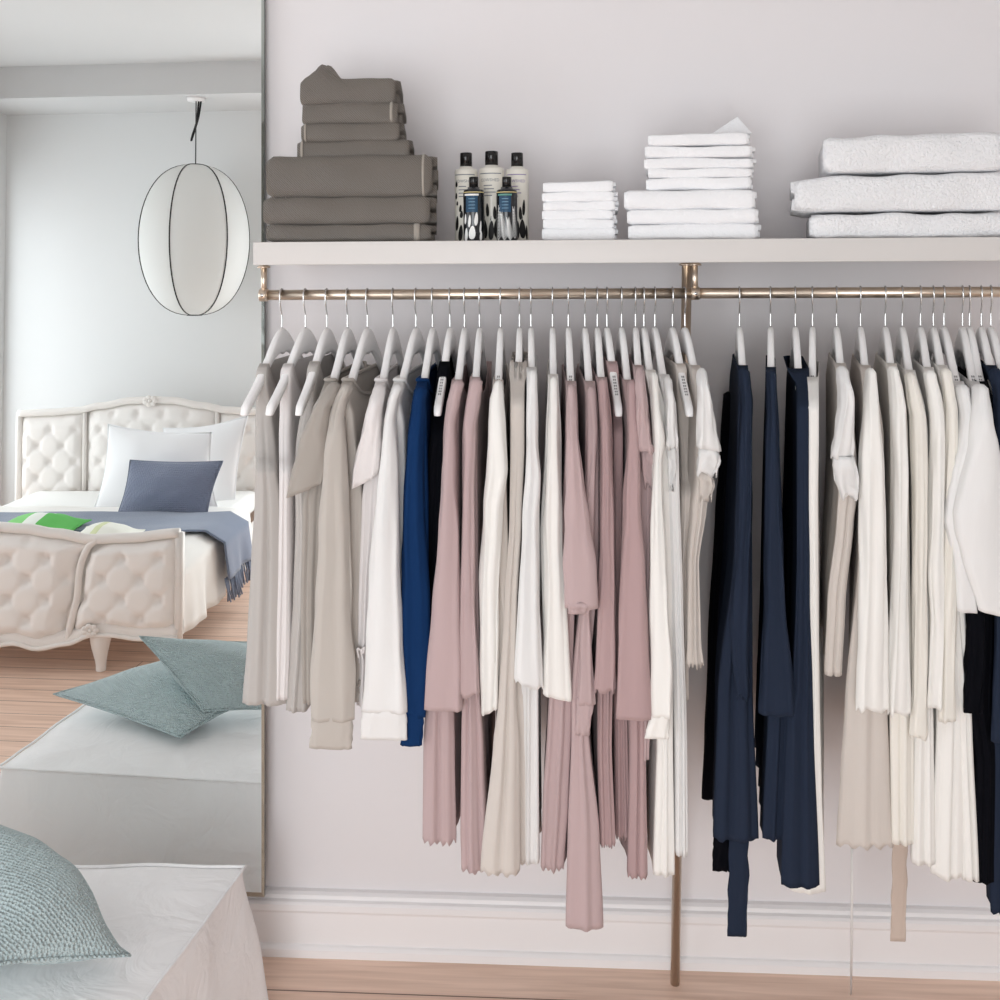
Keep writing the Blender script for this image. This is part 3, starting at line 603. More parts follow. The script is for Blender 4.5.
G(991, 0, 0, 'last navy garment at the right edge', 'navy_dress', 'navy garment farthest right, only its shoulder showing', 'dress', C_NAVY,
  [(420, 1013, 1028), (600, 1014, 1034), (840, 1014, 1036)],
  sleeve=[(376, 1003, 1012), (420, 1012, 1024), (600, 1014, 1030), (720, 1012, 1032)], sY=-0.5, sh=0.018, far_sleeve=False)
for a, k in DATA:
    nx, yaw, mark, short, kind, label, cat, m, rows = a
    tip = k.pop('tip', None); rw = k.get('sleeve') or rows
    if tip is None: tip = sum(lin(rw, 406)) / 2
    if 'top' not in k and not k.get('arm'):
        d = HZ - at_y(nx, rw[0][0] - 6, RY - 0.1).z; u = 0.0
        while -h_top(u) < d and u < 0.7: u += 0.01
        k['top'] = max(0.09, min(0.145, u * HL))
    h = hanger(nx, tip, 'white hanger carrying the ' + short, mark)
    garment(kind, label, cat, h, m, rows, seed=len(bpy.data.objects) % 17 + nx * 0.01, **k)


# ------------------------------------------------------------------ towels on the shelf
C_GTOW = mat('grey_towel', (142, 132, 122), 0.95, bump=('twill', 90, 1.0, 0.006), sheen=0.25, mott=0.10)
C_GHEM = mat('grey_towel_hem', (158, 150, 141), 0.9, sheen=0.2)
C_WTOW = mat('white_towel', (240, 240, 242), 0.95, bump=('noise', 260, 0.5, 0.003), sheen=0.25)
C_WPLUSH = mat('white_terry', (240, 240, 242), 0.95, bump=('noise', 190, 0.9, 0.006), sheen=0.25)
def towel(label, cat, group, px, m, D=0.28, yf=-0.315, hem=None, peak=None, tilt=(0, 0), inset=0.012, seed=0, layers=2, rough=0.002, z0=None, kind='folded_towel', stagger=0.014, shear=0.0):
    xl, yt, xr, yb = px
    a = at_y(xl, yb, yf); b_ = at_y(xr, yt, yf); L = b_.x - a.x; zb = z0 if z0 is not None else SH_Z1; zt = b_.z + (0.0022 if m is not C_GTOW else 0); h = zt - zb
    if m is not C_GTOW and z0 is not None: zb -= 0.0018; h += 0.0018
    t = thing(kind, label, cat, ((a.x + b_.x) / 2, yf + D / 2, zb), 0, group)
    sq = 0.32 if m is not C_GTOW else 0.62
    parts = []
    def slab(x0, x1, zlo, zhi, yfr, ybk, open_, sd, nose):
        hh = zhi - zlo; n = 26; rings = []
        rx = min(hh * 0.5, nose)
        for i in range(n + 1):
            u = i / n; x = x0 + (x1 - x0) * u
            e = min(u, 1 - u) * (x1 - x0); es = 1 - 0.22 * max(0, 1 - e / 0.012) ** 2
            r = []
            prof = []
            for k in range(11):
                th = math.pi / 2 + math.pi * k / 10
                c, s = math.cos(th), math.sin(th)
                prof.append((yfr + rx + rx * math.copysign(abs(c) ** 0.7, c), hh / 2 + hh / 2 * math.copysign(abs(s) ** sq, s)))
            ys = [yfr + rx + (ybk - yfr - rx) * q for q in (0.25, 0.5, 0.75, 1.0)]
            loop = [(y, hh) for y in reversed(ys)] + prof + [(y, 0) for y in ys]
            for (y, z) in loop:
                nz = noise.noise(Vector((x * 14 + sd, y * 10, zlo * 30 + z * 20))) * rough
                ny = noise.noise(Vector((x * 11 + sd * 2, z * 25, 3.0))) * rough * 1.5
                zz = zlo + hh / 2 + (z - hh / 2) * es + (nz if 0.02 < z / hh else 0)
                zz += tilt[0] * (u - 0.5) * (zz / h)
                if peak and z > hh * 0.8 and zhi > h * 0.95:
                    zz += peak[2] * math.exp(-((u - peak[0]) / peak[1]) ** 2) * (0.2 + 0.8 * min(1, max(0, (y + D / 2) / (D * 0.35))))
                r.append(Vector((x + shear * (y + D / 2), y + ny, zz)))
            rings.append(r)
        return loft_vf(rings, True, True)
    yb_ = D / 2
    # outer wrap: one thick fold whose ends show the inner folds standing out a little
    parts.append(slab(-L / 2, L / 2 - stagger, 0, h, -D / 2, yb_, False, seed, 0.03))
    random.seed(int(seed * 10))
    hl = h / layers
    for q in range(layers):
        ext = stagger * (0.35 + 0.65 * random.random())
        parts.append(slab(-L / 2 + inset, L / 2 - stagger + ext, q * hl + hl * 0.06, (q + 1) * hl - hl * 0.06, -D / 2 + 0.018 + 0.012 * random.random(), yb_ - 0.01, False, seed + q + 1, 0.02))
    mesh('folds', *join_vf(parts), m, t)
    if hem:
        for (u, wd) in hem:
            rings = []
            xx = -L / 2 + u * L
            for x in (xx, xx + wd):
                r = []
                for k in range(13):
                    th = math.pi / 2 + math.pi * k / 12; c, s = math.cos(th), math.sin(th); rx = min(h * 0.5, 0.03) + 0.0012
                    r.append(Vector((x, -D / 2 + 0.03 + rx * math.copysign(abs(c) ** 0.7, c) - 0.03 + min(h * .5, .03), h / 2 + (h / 2 + 0.0008) * math.copysign(abs(s) ** 0.7, s))))
                rings.append(r)
            mesh('hem_band', *loft_vf(rings, closed=False), C_GHEM if m is C_GTOW else m, t, solid=0.001)
    return t
def zpx(py, yf=-0.315): return at_y(500, py, yf).z
GG = 'grey towels stacked at the left of the shelf'
GS = [((266, 223, 438, 241), 'large grey towel at the bottom of the grey stack, lying on the shelf', [(0.86, 0.012)], None, (0, 0)),
      ((263, 195, 437, 223.5), 'large grey towel second from the bottom of the grey stack', None, None, (0, 0)),
      ((266, 153, 439, 196), 'thickest grey towel, topmost of the three large ones', [(0.90, 0.005)], None, (0.002, 0)),
      ((297, 138, 416, 160.5), 'small grey towel resting on the thick large grey towel', [(0.03, 0.005)], None, (0.004, 0)),
      ((301, 121, 406, 139.5), 'thinnest small grey towel, second of the four small grey towels from below', [(0.03, 0.004)], None, (0, 0)),
      ((302, 100, 404, 122), 'small grey towel with bright hem line, just below the top grey towel', [(0.86, 0.006)], None, (0, 0)),
      ((300, 76, 402, 102.5), 'small grey towel with a turned-up corner, topmost of the grey stack', None, (0.2, 0.13, 0.042), (0, 0))]
for i, (px, lab, hm, pk, tl) in enumerate(GS):
    towel(lab, 'towel', GG, px, C_GTOW, D=0.28 if i < 3 else 0.2, yf=-0.318 if i < 3 else -0.3, hem=hm, peak=pk, tilt=tl, seed=i + 1.3, layers=3 if i == 2 else 2, rough=0.0035, z0=None if i == 0 else zpx(px[3], -0.318 if i < 3 else -0.3), stagger=0.014, shear=-0.12)
GW = 'small white face cloths stacked in the middle of the shelf'
names = ['lowest', 'second from the bottom', 'third from the bottom', 'third from the top', 'second from the top', 'topmost']
ys = [238, 228.5, 219.5, 210.5, 201.5, 192, 182]
for i in range(6):
    towel('thin white face cloth, %s in the lowest stack beside the bottles' % names[i], 'face cloth', GW, (542 + (i % 2), ys[i + 1], 619 - (i * 7 % 3), ys[i]), C_WTOW, D=0.2, yf=-0.3, seed=20 + i, layers=2, rough=0.003, z0=None if i == 0 else zpx(ys[i], -0.3), tilt=(0.004, 0) if i == 5 else (0, 0), stagger=0.008, shear=0.06, kind='face_cloth', inset=0.006)
GM = 'white hand towels in the tall middle stack'
for i, (px, lab, fl) in enumerate([((628, 224, 763, 239), 'white hand towel lying on the shelf at the bottom of the tall middle stack', 0), ((627, 209.5, 763, 224.5), 'white hand towel second from the bottom of the tall middle stack', 0),
      ((624, 190, 760, 210), 'widest white hand towel under the smaller cloths of the tall middle stack', 0), ((646, 178, 756, 190.5), 'smaller white towel resting on the wide ones in the tall middle stack', 0),
      ((648, 169, 757, 178.5), 'thinnest white towel halfway up the small upper part of the middle stack', 0), ((644, 158, 758, 169.5), 'white towel third from the top of the tall middle stack', 0),
      ((645, 146, 757, 158.5), 'white towel just under the top one in the tall middle stack', 0), ((648, 133.5, 754, 146.5), 'white towel with a pointed corner standing up, top of the middle stack', 1)]):
    yf = -0.312 if i < 3 else -0.3
    t = towel(lab, 'towel', GM, px, C_WTOW, D=0.26 if i < 3 else 0.2, yf=yf, seed=40 + i, layers=2, rough=0.0035, z0=None if i == 0 else zpx(px[3], yf), stagger=0.01, inset=0.008, shear=0.13, kind='hand_towel')
    if fl:
        h = zpx(133.5, -0.3) - zpx(146.5, -0.3)
        A, B, Cc = [at_y(*q, -0.2) - t.location for q in ((711, 134), (737, 117), (752, 134))]
        th = 0.006; vs = []
        for q in (A, B, Cc): vs += [Vector((q.x, q.y - th, q.z)), Vector((q.x, q.y + th + 0.05 * (q is not B), q.z - 0.002))]
        mesh('turned_up_corner', vs, [(0, 2, 4), (1, 5, 3), (0, 1, 3, 2), (2, 3, 5, 4), (4, 5, 1, 0)], C_WTOW, t, bevel=0.002)
GB = 'white bath towels at the right of the shelf'
for i, (px, lab) in enumerate([((810, 213.5, 1012, 238.5), 'thin white bath towel lying on the shelf under the two others at the right'), ((795, 174, 1018, 214.5), 'white bath towel in the middle of the right stack, standing out to the left'), ((824, 133, 1010, 176), 'plush white bath towel on top of the right stack')]):
    towel(lab, 'towel', GB, px, C_WPLUSH, D=0.26, yf=-0.322, shear=0.24, seed=60 + i, layers=2, rough=0.006, z0=None if i == 0 else zpx(px[3] - 1, -0.322) , tilt=(0.01, 0) if i else (0, 0), stagger=0.01, kind='bath_towel', inset=-0.006 if i == 1 else 0.004)

# ------------------------------------------------------------------ bottles
BW = mat('bottle_white', (226, 222, 212), 0.3, coat=0.3); BD = mat('bottle_dark', (26, 28, 32), 0.2, coat=0.5); CAPB = mat('cap_black', (22, 20, 20), 0.25, coat=0.3)
INKB = mat('ink_black', (22, 20, 20), 0.5); INKW = mat('ink_white', (232, 232, 230), 0.5); LBLUE = mat('label_blue', (36, 68, 94), 0.4); LGOLD = mat('label_gold', (214, 196, 140), 0.35); LTEAL = mat('label_teal', (90, 140, 130), 0.4); INKG = mat('ink_grey', (120, 124, 130), 0.5); INKV = mat('ink_violet', (140, 125, 165), 0.5)
def wrap_vf(flat, r):
    """bend flat (x, z) artwork round the front of a cylinder of radius r"""
    vs, fs = flat
    return [(r * math.sin(x / r), -r * math.cos(x / r), z) for (x, z) in vs], fs
def leaf(cx, cz, w_, h_, tilt=0.0, n=16):
    vs = []
    for k in range(n):
        a = 2 * math.pi * k / n; x, z = w_ * math.cos(a) * (1 - 0.25 * math.sin(a)), h_ * math.sin(a)
        vs.append((cx + x * math.cos(tilt) + z * math.sin(tilt), cz - x * math.sin(tilt) + z * math.cos(tilt)))
    vs.append((cx, cz)); return vs, [(k, (k + 1) % n, n) for k in range(n)]
def strip(x0, x1, z0, z1, n=10):
    vs = []
    for i in range(n + 1):
        x = x0 + (x1 - x0) * i / n; vs += [(x, z0), (x, z1)]
    return vs, [(2 * i, 2 * i + 2, 2 * i + 3, 2 * i + 1) for i in range(n)]
def stroke(x0, z0, x1, z1, w_):
    dx, dz = x1 - x0, z1 - z0; l = math.hypot(dx, dz); nx, nz = -dz / l * w_ / 2, dx / l * w_ / 2
    return [(x0 + nx, z0 + nz), (x1 + nx * .4, z1 + nz * .4), (x1 - nx * .4, z1 - nz * .4), (x0 - nx, z0 - nz)], [(0, 1, 2, 3)]
def words(txt, size, cx, cz):
    cu = bpy.data.curves.new('lettering', 'FONT'); cu.body = txt; cu.size = size; cu.align_x = 'CENTER'; cu.resolution_u = 2
    o = bpy.data.objects.new('lettering', cu); col.objects.link(o)
    me = o.evaluated_get(bpy.context.evaluated_depsgraph_get()).to_mesh()
    vs = [(v.co.x + cx, v.co.y + cz) for v in me.vertices]; fs = [tuple(p.vertices) for p in me.polygons]
    o.to_mesh_clear(); bpy.data.objects.remove(o); return vs, fs
def bottle(pxl, pxr, pyt, yb, big, label, art, group):
    A, B = at_y(pxl, 230, yb), at_y(pxr, 230, yb); r = (B.x - A.x) / 2; zt = at_y((pxl + pxr) / 2, pyt, yb).z - SH_Z1
    t = thing('toiletry_bottle', label, 'bottle', ((A.x + B.x) / 2, yb, SH_Z1), 0, group)
    ch = zt * (0.155 if big else 0.16); bh = zt - ch - 0.004
    mesh('bottle_body', *lathe_vf([(r * 0.94, 0), (r, 0.003), (r, bh - 0.008), (r * 0.93, bh - 0.002), (r * 0.6, bh), (r * 0.55, bh + 0.004)], 40), BW if big else BD, t)
    cr = r * (0.52 if big else 0.44)
    mesh('cap', *lathe_vf([(cr, bh + 0.003), (cr, zt - 0.0015), (cr * 0.94, zt)], 32), CAPB, t)
    mesh('cap_ring', *lathe_vf([(cr * 1.05, bh + 0.001), (cr * 1.05, bh + 0.004)], 32), LGOLD if not big else BW, t)
    rr = r + 0.0004
    ink = INKB if big else INKW
    def put(nm, flats, m, k=0): mesh(nm, *wrap_vf(join_vf(flats), rr + k * 0.0002), m, t, smooth=False)
    c0 = -r * 0.12
    if big:
        mk = INKV if art == 2 else INKG
        put('label_lines', [strip(-r * 1.1, r * 0.9, bh * 0.90, bh * 0.912)] + [strip(c0 - r * 0.5, c0 + r * (0.2 + 0.3 * ((i * 7) % 3) / 2), bh * (0.74 - i * 0.045), bh * (0.752 - i * 0.045)) for i in range(4)], mk)
        put('lettering', [words('COWSHED', 0.0088, c0, bh * 0.80)], mk)
        fl = []
        random.seed(art + 5)
        if art == 0:
            for (x, z, a_, b_) in ((-0.9, .78, .16, .04), (-0.95, .62, .15, .045), (-0.8, .52, .12, .03), (-0.45, .45, .13, .05), (-0.35, .37, .15, .05), (-0.85, .25, .2, .1), (-.45, .12, .22, .11), (.15, .42, .13, .05), (.2, .2, .2, .12), (.75, .3, .2, .12), (.8, .1, .2, .08)):
                fl.append(leaf(x * r, z * bh, a_ * r, b_ * bh, 0.1))
        else:
            for (x, z, a_, b_) in ((-.75, .36, .15, .08), (-.3, .42, .14, .09), (.3, .38, .15, .09), (.62, .46, .15, .11), (-.55, .17, .24, .13), (.0, .15, .22, .13), (.5, .17, .3, .13), (.95, .12, .15, .1)):
                fl.append(leaf(x * r, z * bh, a_ * r, b_ * bh, 0.05 * (-1) ** int(x * 10)))
            for x in (-.55, 0, .5): fl.append(stroke(x * r - .001, .28 * bh, x * r, .34 * bh, .002))
        put('illustration', fl, ink)
    else:
        put('gold_line', [strip(-r * 1.3, r * 1.3, bh * 0.925, bh * 0.94)], LGOLD)
        put('label_panel', [strip(-r * 0.75, r * 0.45, bh * 0.55, bh * 0.86)], LBLUE)
        put('label_band', [strip(-r * 0.95, r * 0.55, bh * 0.865, bh * 0.9)], INKW if art == 0 else LTEAL)
        put('label_lines', [strip(-r * 0.45, r * 0.2, bh * (0.8 - i * 0.06), bh * (0.81 - i * 0.06)) for i in range(4)], mat('label_pale_blue', (120, 160, 185), 0.4), 1)
        fl = []
        if art == 0:
            for (x, z, a_, b_) in ((-.85, .42, .13, .1), (-.35, .38, .13, .12), (.3, .42, .17, .13), (-.1, .16, .32, .13), (-.75, .12, .2, .13), (.75, .27, .1, .12), (.8, .1, .15, .09)):
                fl.append(leaf(x * r, z * bh, a_ * r, b_ * bh, 0.08))
        else:
            for (sx, sz, ex_, ez_) in ((-.9, .02, -.75, .66), (-.2, .02, -.55, .52), (.35, .02, .1, .4), (.9, .05, .7, .62)):
                for i in range(11):
                    u = i / 11; x = sx + (ex_ - sx) * u; z = sz + (ez_ - sz) * u; l = .34 * (1 - u * 0.7)
                    for d in (-1, 1): fl.append(stroke(x * r, z * bh, (x + d * l) * r, (z + 0.09) * bh, 0.0016))
        put('illustration', fl, ink)
BG = 'toiletry bottles beside the grey towels'
bottle(455, 478, 153, -0.215, 1, 'tall white bottle with black cap and spotted leaf print, nearest the grey towels', 0, BG)
bottle(479.5, 504.5, 151.5, -0.215, 1, 'tall white bottle with black cap between the two other tall ones', 1, BG)
bottle(506, 529, 153, -0.215, 1, 'tall white bottle with black cap nearest the white face cloths', 2, BG)
bottle(463.5, 484.5, 177, -0.285, 0, 'short dark bottle with white petal print in front, nearer the grey towels', 0, BG)
bottle(496.5, 517.5, 177, -0.285, 0, 'short dark bottle with white fern print in front, nearer the face cloths', 1, BG)

# ------------------------------------------------------------------ cushions and ottoman
def pillow(name, label, cat, corners, puff, m, group=None, n=34, pinch=0.05, wr=0.006, seed=0, mpuff=None):
    c = [Vector(p) for p in corners]; cen = sum(c, Vector()) / 4
    t = thing(name, label, cat, (cen.x, cen.y, min(p.z for p in c)), 0, group); O = t.location
    nrm = (c[1] - c[0]).cross(c[3] - c[0]).normalized()
    def P(u, v, side):
        # edges bow inwards between the corners
        pu = pinch * math.sin(math.pi * v) * (1 - 2 * u) * (abs(1 - 2 * u) ** 2); pv = pinch * math.sin(math.pi * u) * (1 - 2 * v) * (abs(1 - 2 * v) ** 2)
        u2, v2 = u + pu, v + pv
        p = c[0] * (1 - u2) * (1 - v2) + c[1] * u2 * (1 - v2) + c[2] * u2 * v2 + c[3] * (1 - u2) * v2
        e = (math.sin(math.pi * u) ** 0.7) * (math.sin(math.pi * v) ** 0.7) if 0 < u < 1 and 0 < v < 1 else 0
        k = puff * e + wr * e ** 0.4 * noise.noise(Vector((u * 5 + seed, v * 5, side * 2.0)))
        return p + nrm * side * k - O
    vs = []; fs = []
    for side in (1, -1):
        o0 = len(vs)
        for i in range(n + 1):
            for j in range(n + 1): vs.append(P(i / n, j / n, side))
        for i in range(n):
            for j in range(n):
                a = o0 + i * (n + 1) + j; fs.append((a, a + 1, a + n + 2, a + n + 1))
    o = mesh('cover', vs, fs, m, t)
    bm = bmesh.new(); bm.from_mesh(o.data); bmesh.ops.remove_doubles(bm, verts=bm.verts, dist=1e-5); bmesh.ops.recalc_face_normals(bm, faces=bm.faces); bm.to_mesh(o.data); bm.free()
    edge = [P(i / n, 0, 1) for i in range(n)] + [P(1, j / n, 1) for j in range(n)] + [P(1 - i / n, 1, 1) for i in range(n)] + [P(0, 1 - j / n, 1) for j in range(n)]
    sweep('seam', edge, 0.0028, m, t, 6, closed=True)
    return t
TEAL = mat('teal_linen', (188, 205, 207), 0.95, bump=('weave', 170, 1.0, 0.006), sheen=0.2, mott=0.06)
LINEN = mat('white_slipcover', (248, 247, 247), 0.9, bump=('crease', 7, 0.5, 0.02), sheen=0.15)
OT = [Vector((-1.44, -0.25, 0.33)), Vector((-0.66, -0.228, 0.33)), Vector((-0.735, -0.74, 0.33)), Vector((-1.40, -0.74, 0.33))]
t = thing('ottoman', 'low ottoman in a white creased slipcover standing before the mirror', 'ottoman', (-1.06, -0.45, 0))
cen = Vector((-1.06, -0.45, 0)); rings = []; M_ = 26
def ot_ring(z, grow, wr, seed, top=0.0):
    r = []
    for k in range(4):
        a, b_ = OT[k], OT[(k + 1) % 4]
        for j in range(M_):
            u = j / M_; p = a.lerp(b_, u); d = (p - OT[0].lerp(OT[2], 0.5)); d.z = 0
            q = Vector((p.x, p.y, z)) + d.normalized() * grow * (1 + 0.4 * math.cos(u * 2 * math.pi) ) * 0.7
            if top: q = q.lerp(Vector((cen.x, cen.y, z)), top)
            nz = noise.noise(Vector((q.x * 7, q.y * 7, z * 7 + seed)))
            nn = noise.noise(Vector((q.x * 16, q.y * 16, z * 5 + seed * 2)))
            q += d.normalized() * (nz * wr * 1.5 + nn * wr) + Vector((0, 0, (nz * 0.6 + nn * 0.4) * wr * (1 if top or z > 0.3 else 0)))
            r.append(q - t.location)
    return r
for (z, g, wr, tp) in ((0.004, .062, .010, 0), (0.05, .052, .010, 0), (0.1, .042, .009, 0), (0.15, .034, .009, 0), (0.2, .024, .008, 0), (0.25, .014, .007, 0), (0.3, .004, .006, 0), (0.322, .0, .005, 0), (0.331, .002, .003, 0.0), (0.333, 0, .004, .035), (0.336, 0, .006, .1), (0.34, 0, .007, .22), (0.343, 0, .008, .4), (0.345, 0, .008, .6), (0.346, 0, .006, .8), (0.346, 0, .003, .96)):
    rings.append(ot_ring(z, g, wr, 4.0, tp))
mesh('slipcover', *loft_vf(rings, False, True), LINEN, t, sub=1)
sweep('seam_piping', [p + Vector((0, 0, 0.002)) for p in rings[8]], 0.0035, LINEN, t, 6, closed=True)
CG = 'teal cushions on the white ottoman'
pillow('cushion', 'pale teal linen cushion leaning at the near end of the white ottoman', 'cushion', [(-1.158, -0.45, 0.604), (-0.93, -0.74, 0.49), (-0.764, -0.549, 0.375), (-0.97, -0.44, 0.41)], 0.08, TEAL, CG, seed=3, pinch=0.02)
pillow('cushion', 'pale teal linen cushion lying flatter behind the leaning one', 'cushion', [(-1.464, -0.55, 0.395), (-1.12, -0.76, 0.455), (-0.86, -0.55, 0.41), (-1.0, -0.36, 0.375)], 0.065, TEAL, CG, seed=9, pinch=0.02)

# ------------------------------------------------------------------ pendant lamp
LY = -3.3
pc = m_y(195, 240, LY); rl = (m_y(250, 240, LY).x - m_y(140, 240, LY).x) / 2 * 0.93; hz = (m_y(195, 165, LY).z - m_y(195, 315, LY).z) / 2; pc.z = (m_y(195, 165, LY).z + m_y(195, 315, LY).z) / 2
t = thing('pendant_lamp', 'large white fabric lantern lamp with black ribs hanging over the bed', 'pendant lamp', (pc.x, pc.y, pc.z - hz))
LAMP = mat('lantern_silk', (240, 240, 238), 0.7, trans=0.35); BLACKW = mat('black_wire', (28, 28, 28), 0.5); CORDM = mat('lamp_cord', (70, 70, 70), 0.6)
def lrad(v): return rl * math.cos(v) ** 0.85 if abs(v) < 1.57 else 0.001
prof = [(max(0.02, rl * (max(0, math.cos(v)) ** 0.8)), hz * math.sin(v)) for v in [(-1.52 + 3.04 * i / 30) for i in range(31)]]
rings = []
for rr_, zz in prof:
    rings.append([Vector((rr_ * (1 - 0.035 * abs(math.sin(3 * (a_ - R(93))))) * math.cos(a_), rr_ * (1 - 0.035 * abs(math.sin(3 * (a_ - R(93))))) * math.sin(a_), hz + zz)) for a_ in [2 * math.pi * k / 72 for k in range(72)]])
mesh('lamp_shade', *loft_vf(rings), LAMP, t)
for k in range(6):
    a_ = R(93 + 60 * k - 60); 
    sweep('rib', [((rr_ + 0.001) * math.cos(a_), (rr_ + 0.001) * math.sin(a_), hz + zz) for rr_, zz in prof], 0.004, BLACKW, t, 6)
for zz, nm in ((prof[0], 'bottom_ring'), (prof[-1], 'top_ring')):
    sweep(nm, [((zz[0] + .012) * math.cos(a_), (zz[0] + .012) * math.sin(a_), hz + zz[1]) for a_ in [2 * math.pi * k / 20 for k in range(20)]], 0.005, BLACKW, t, 6, closed=True)
top = 2.735 - t.location.z
sweep('cord', [(0, 0, 2 * hz), (0, 0, top)], 0.0035, CORDM, t, 6)
sweep('cord_loop', smooth_pts([(0.028, -0.01, top - 0.005), (0.01, -0.01, top - 0.12), (-0.03, -0.01, top - 0.25), (-0.025, -0.01, top - 0.22), (0.0, -0.01, top - 0.14), (0.012, -0.01, top - 0.02)], 8), 0.0055, BLACKW, t, 6)
mesh('ceiling_rose', *lathe_vf([(0.05, -0.02), (0.055, 0.0)], 24, 0, 0, top), TRIM, t)

# ------------------------------------------------------------------ bed seen in the mirror
FX, FY, BL = -2.367, -1.655, 1.75
UPH = mat('bed_upholstery', (239, 235, 231), 0.85, sheen=0.2, bump=('noise', 120, 0.1, 0.002)); BEDW = mat('bed_frame_white', (234, 229, 224), 0.5)
bed = thing('tufted_bed', 'white carved bed with buttoned headboard and footboard, reflected in the mirror', 'bed', (FX, FY, 0), R(-4.7))
def edge_at(pts, x):
    for a, b_ in zip(pts, pts[1:]):
        if x <= b_[0]:
            u = (x - a[0]) / (b_[0] - a[0]); u = u * u * (3 - 2 * u); return a[1] + (b_[1] - a[1]) * u
    return pts[-1][1]
def tuft_panel(name, left, right, bot, topf, y, puff, a, b_, parent, nu=64, nv=44, cz=0.0):
    """left/right: x of the sides as functions of z fraction; bot/topf: z as functions of x; a buttoned, padded face towards +y"""
    vs = []; fs = []
    for i in range(nu + 1):
        for j in range(nv + 1):
            v = j / nv; u = i / nu; x = left(v) + (right(v) - left(v)) * u; z = bot(x) + (topf(x) - bot(x)) * v
            e = min(1, min(u, 1 - u) * 9) ** 0.5 * min(1, min(v, 1 - v) * 9) ** 0.5
            p = x / a + (z - cz) / b_; q = x / a - (z - cz) / b_
            dp, dq = abs(p - round(p)), abs(q - round(q))
            dim = math.exp(-(dp * dp + dq * dq) / 0.035); cre = max(math.exp(-(dp / 0.09) ** 2), math.exp(-(dq / 0.09) ** 2))
            k = puff * e * (1 - 0.5 * dim - 0.11 * cre * (v < 0.86))
            vs.append((x, y + k, z))
    for i in range(nu):
        for j in range(nv):
            q0 = i * (nv + 1) + j; fs.append((q0, q0 + 1, q0 + nv + 2, q0 + nv + 1))
    return mesh(name, vs, fs, UPH, parent)
FT = [(0, .60), (.13, .592), (.26, .572), (.41, .548), (.56, .553), (.775, .572)]         # top line of the footboard
FB = [(0, .105), (.10, .118), (.2, .095), (.32, .115), (.42, .15), (.5, .15), (.62, .135), (.775, .14)]
SPL = [(.10, .30), (.2, .315), (.30, .345), (.42, .352), (.5, .372), (.555, .43)]       # the curved rail between the panels: (z, x)
ftop = lambda x: edge_at(FT, abs(x)) - 0.018
fbot = lambda x: edge_at(FB, abs(x)) + 0.035
def spl(z): return edge_at(SPL, z)
fb = bpy.data.objects.new('footboard', None); col.objects.link(fb); fb.parent = bed
sl = lambda v: spl(.12 + .44 * v)
tuft_panel('panel', lambda v: -sl(v) + .008, lambda v: sl(v) - .008, fbot, ftop, 0.0, 0.05, 0.155, 0.165, fb, 80, 44, cz=.06)
tuft_panel('panel', lambda v: sl(v) + .03, lambda v: .765, lambda x: fbot(x) + .005, ftop, 0.0, 0.05, 0.155, 0.165, fb, 50, 44, cz=.06)
tuft_panel('panel', lambda v: -.765, lambda v: -sl(v) - .03, lambda x: fbot(x) + .005, ftop, 0.0, 0.05, 0.155, 0.165, fb, 50, 44, cz=.06)
# solid back of the board
xs = [-.775 + 1.55 * i / 60 for i in range(61)]
mesh('board', *loft_vf([[Vector((x, -.05, edge_at(FB, abs(x)) + .01)), Vector((x, .006, edge_at(FB, abs(x)) + .01)), Vector((x, .006, edge_at(FT, abs(x)) - .01)), Vector((x, -.05, edge_at(FT, abs(x)) - .01))] for x in xs], True, True), BEDW, fb)
sweep('top_rail', [(x, 0.015, edge_at(FT, abs(x))) for x in xs], 0.021, BEDW, fb, 10)
for s in (-1, 1):
    sweep('side_rail', [(s * .772, 0.012, z) for z in (.13, .25, .4, .575)], 0.018, BEDW, fb, 10)
    sweep('divider', smooth_pts([(s * (spl(z) + .012), 0.022, z) for z in (.12, .18, .25, .32, .4, .46, .52, .552)], 5), 0.015, BEDW, fb, 8)
mesh('apron', *loft_vf([[Vector((x, -.045, edge_at(FB, abs(x)))), Vector((x, .03, edge_at(FB, abs(x)))), Vector((x, .036, edge_at(FB, abs(x)) + .03)), Vector((x, .02, edge_at(FB, abs(x)) + .06)), Vector((x, -.045, edge_at(FB, abs(x)) + .06))] for x in xs], True, True), BEDW, fb)
sweep('apron_moulding', [(x, 0.036, edge_at(FB, abs(x)) + .012) for x in xs], 0.010, BEDW, fb, 8)
def flower(nm, x, y, z, s, par):
    parts = [lathe_vf([(s * .05, -.006), (s * .28, .004), (s * .02, .012)], 12)]
    vs, fs = [], []
    for k in range(7):
        a_ = 2 * math.pi * k / 7; c_ = (math.cos(a_) * s * .6, math.sin(a_) * s * .45); ring = []
        v0 = [(c_[0] + s * .33 * math.cos(q), c_[1] + s * .26 * math.sin(q), 0.004) for q in [2 * math.pi * j / 10 for j in range(10)]] + [(c_[0], c_[1], 0.014)]
        parts.append((v0, [(j, (j + 1) % 10, 10) for j in range(10)]))
    v_, f_ = join_vf(parts)
    mesh(nm, [(x + p[0], y + p[2], z + p[1]) for p in v_], f_, BEDW, par)
flower('carved_crest', 0, .034, .598, .035, fb); flower('carved_rosette', .42, .042, .185, .04, fb); flower('carved_rosette', -.42, .042, .185, .04, fb); flower('carved_rosette', 0, .042, .13, .05, fb)
